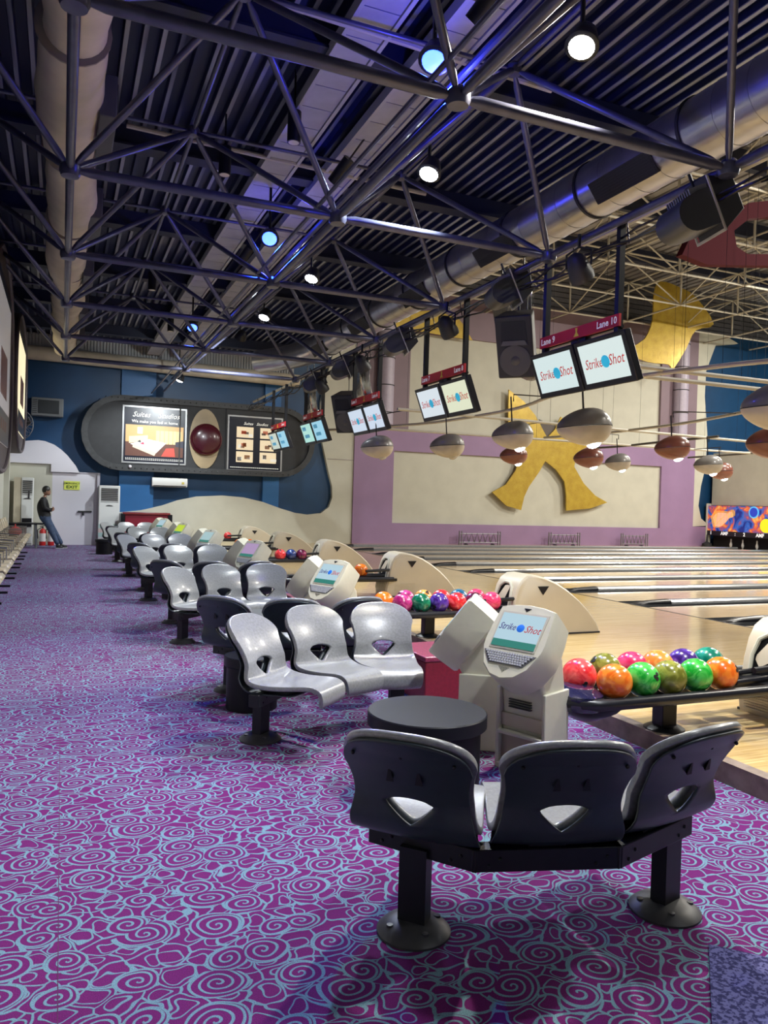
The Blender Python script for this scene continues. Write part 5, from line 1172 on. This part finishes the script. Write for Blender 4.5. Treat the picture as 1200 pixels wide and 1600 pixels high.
# ================================================================ waiting seats and signs along the left wall
slat_m = mat('beige_seat_slat', (.46, .38, .26), .3, noise=.12, nscale=6); armm = mat('chrome_arm', (.4, .4, .42), .25, metal=.8)
ws = empty('waiting_bench', (-.72, 9.3, 0), 0, 'beige waiting bench at the left wall, nearest the camera', 'bench', 'waiting benches along the left wall')
for k in range(3):
    y = k * .62
    mb = MB(); prof = [(.02, .42), (.045, .45), (.02, .475), (-.18, .455), (-.40, .45), (-.44, .50), (-.52, .80), (-.56, .90)]
    mb.add([(a, y + .02, b) for a, b in prof] + [(a, y + .58, b) for a, b in prof], [(i, i + 1, len(prof) + i + 1, len(prof) + i) for i in range(len(prof) - 1)])
    s_ = link('seat', mb.mesh('seat', slat_m, 60), ws); solid(s_, .025)
    mb = MB()
    for j in range(1, 4):
        mb.tube([(-.455, y + .6 * j / 4, .52), (-.545, y + .6 * j / 4, .86)], .008, 5)
    obj('back_slot', mb, darkgrey, s_)
for k in range(4):
    y = k * .62
    mb = MB(); mb.tube([(-.05, y, .40), (-.05, y, .66), (-.45, y, .68), (-.45, y, .42)], .014, 6); obj('armrest', mb, armm, ws)
for y in (.3, 1.55):
    mb = MB(); mb.tube([(-.22, y, .40), (-.22, y, .03)], .03, 8); mb.box((-.50, y - .03, 0), (0.0, y + .03, .03)); obj('leg', mb, black, ws)
mb = MB(); mb.box((-.27, 0, .38), (-.19, 1.86, .43)); obj('beam', mb, black, ws)
for k in range(1, 6):
    dup(ws, (-.72 - .012 * k, 9.3 + 2.15 * k, 0), label='beige waiting bench at the left wall, %s from the camera' % ['', 'second', 'third', 'fourth', 'fifth', 'farthest'][k])
for n_, x, y, z, c, lab in [('red_bag', -1.05, 21.1, .55, (.45, .03, .03), 'small red bag on the far waiting bench')]:
    mb = MB(); mb.ball((0, 0, 0), .14, 14, 8, sc=(1.1, 1.3, .8)); mb.tube([(0, -.09, .06), (0, 0, .17), (0, .09, .06)], .012, 6); tag(obj(n_, mb, mat('bag_red', c, .6), loc=(x, y, z + .03)), lab, 'bag')
pk = empty('pink_pouffe', (-.86, 8.0, 0), 0, 'pink pouffe cut by the left picture edge', 'pouffe')
mb = MB(); mb.lathe([(.28, 0), (.31, .03), (.32, .30), (.30, .40), (.22, .45), (0, .47)], 28); obj('cushion', mb, mat('pink_fabric', (.62, .25, .45), .8, noise=.1, nscale=20), pk)
mb = MB(); mb.lathe([(.315, .18), (.328, .19), (.315, .20)], 28); obj('piping', mb, mat('pink_piping', (.5, .18, .36), .7), pk)
def wall_sign(y0, y1, z0, z1, label, c, e):
    s = empty('light_box_sign', (-1.22, (y0 + y1) / 2, (z0 + z1) / 2), 0, label, 'sign', 'tall light box signs on the left wall'); hy = (y1 - y0) / 2; hz = (z1 - z0) / 2
    def oval(s_): return [((hy * s_) * math.copysign(abs(math.cos(t)) ** .8, math.cos(t)), (hz * s_) * math.copysign(abs(math.sin(t)) ** .8, math.sin(t))) for t in [2 * PI * k / 40 for k in range(40)]]
    mb = MB(); mb.prism(oval(1.0), -.28, .24, axis='x'); obj('case', mb, mat('sign_case', (.07, .055, .06), .5, noise=.2), s, smooth=40)
    mb = MB(); mb.tube([(.25, a, b) for a, b in oval(.97)], .04, 8, closed=True); obj('rim', mb, mat('sign_rim', (.10, .08, .085), .4), s)
    mb = MB(); mb.box((.24, -hy * .62, -hz * .72), (.262, hy * .62, hz * .72)); p_ = obj('lit_panel', mb, mat('lit_%.1f' % y0, c, .3, emit=c, estr=e), s)
    for a_, b_ in ((-.72, -.42), (.62, .72)): mb = MB(); mb.box((.262, -hy * .62, hz * a_), (.265, hy * .62, hz * b_)); obj('dark_band', mb, mat('band_dark', (.02, .025, .04), .3), p_)
    mb = MB()
    for k in range(4): mb.box((.263, -hy * .4 + k * hy * .2, -hz * .6), (.267, -hy * .4 + k * hy * .2 + hy * .12, -hz * .5))
    mb.box((.263, -hy * .3, -hz * .3), (.266, hy * .3, hz * .1)); obj('printed_blocks', mb, mat('print_brown', (.20, .09, .07), .4), p_)
    mb = MB(); mb.tube([(-.22, -hy * .5, hz * .8), (-.22, -hy * .5, 6.2 - (z0 + z1) / 2)], .02, 6); obj('hanger', mb, black, s)
wall_sign(12.2, 17.0, 1.85, 5.6, 'tall oval light box sign at the left picture edge', (.42, .40, .40), .35)
wall_sign(18.2, 23.2, 2.5, 5.75, 'tall oval light box sign with bright yellowish panel, behind the first', (.85, .74, .48), 1.1)
mb = MB(); mb.box((-1.45, 22.9, 0), (-1.32, 23.2, 2.6)); struct('trim_6', mb, cream)
# maroon machine at the far end behind the benches
mm_ = empty('maroon_counter', (2.35, 24.2, 0), 0, 'low maroon counter with black ends at the foot of the end wall', 'counter')
mb = MB(); mb.box((-.62, -.3, 0), (.62, .3, .98)); obj('counter_body', mb, mred, mm_, bevel=.02)
mb = MB(); mb.box((-.68, -.34, .98), (.68, .34, 1.05)); obj('counter_top', mb, mat('counter_maroon', (.20, .03, .03), .3), mm_, bevel=.015)
for s in (-1, 1):
    mb = MB(); mb.box((s * .68 - .06, -.34, 0), (s * .68 + .06, .34, 1.0)); obj('end_panel', mb, black, mm_)
# blue speckled mat
g = NT('blue_speckle_mat'); tcn = g.n('TexCoord'); nn = g.n('TexNoise'); nn.inputs['Scale'].default_value = 75; nn.inputs['Detail'].default_value = 3; g.put(nn.inputs['Vector'], tcn.outputs['Object'])
g.put(g.b.inputs['Base Color'], g.mix(g.step(nn.outputs[0], .42, .58), (.02, .02, .11, 1), (.13, .13, .34, 1))); g.b.inputs['Roughness'].default_value = .95
c0 = Vector((2.17, 2.05)); d1 = Vector((-.70, -.71)).normalized(); d2 = Vector((.71, -.70)).normalized()
pm_ = [c0, c0 + d1 * 1.2, c0 + d1 * 1.2 + d2 * .9, c0 + d2 * .9]
mb = MB(); mb.prism([(p.x, p.y) for p in pm_], 0.0, .008); tag(obj('floor_mat', mb, g.m), 'dark blue speckled mat at the lower right corner', 'mat')
# carpet seam strip
mb = MB(); mb.box((.022, -4, 0), (.025, 25, .001)); struct('trim_7', mb, mat('carpet_seam', (.10, .02, .09), .9))
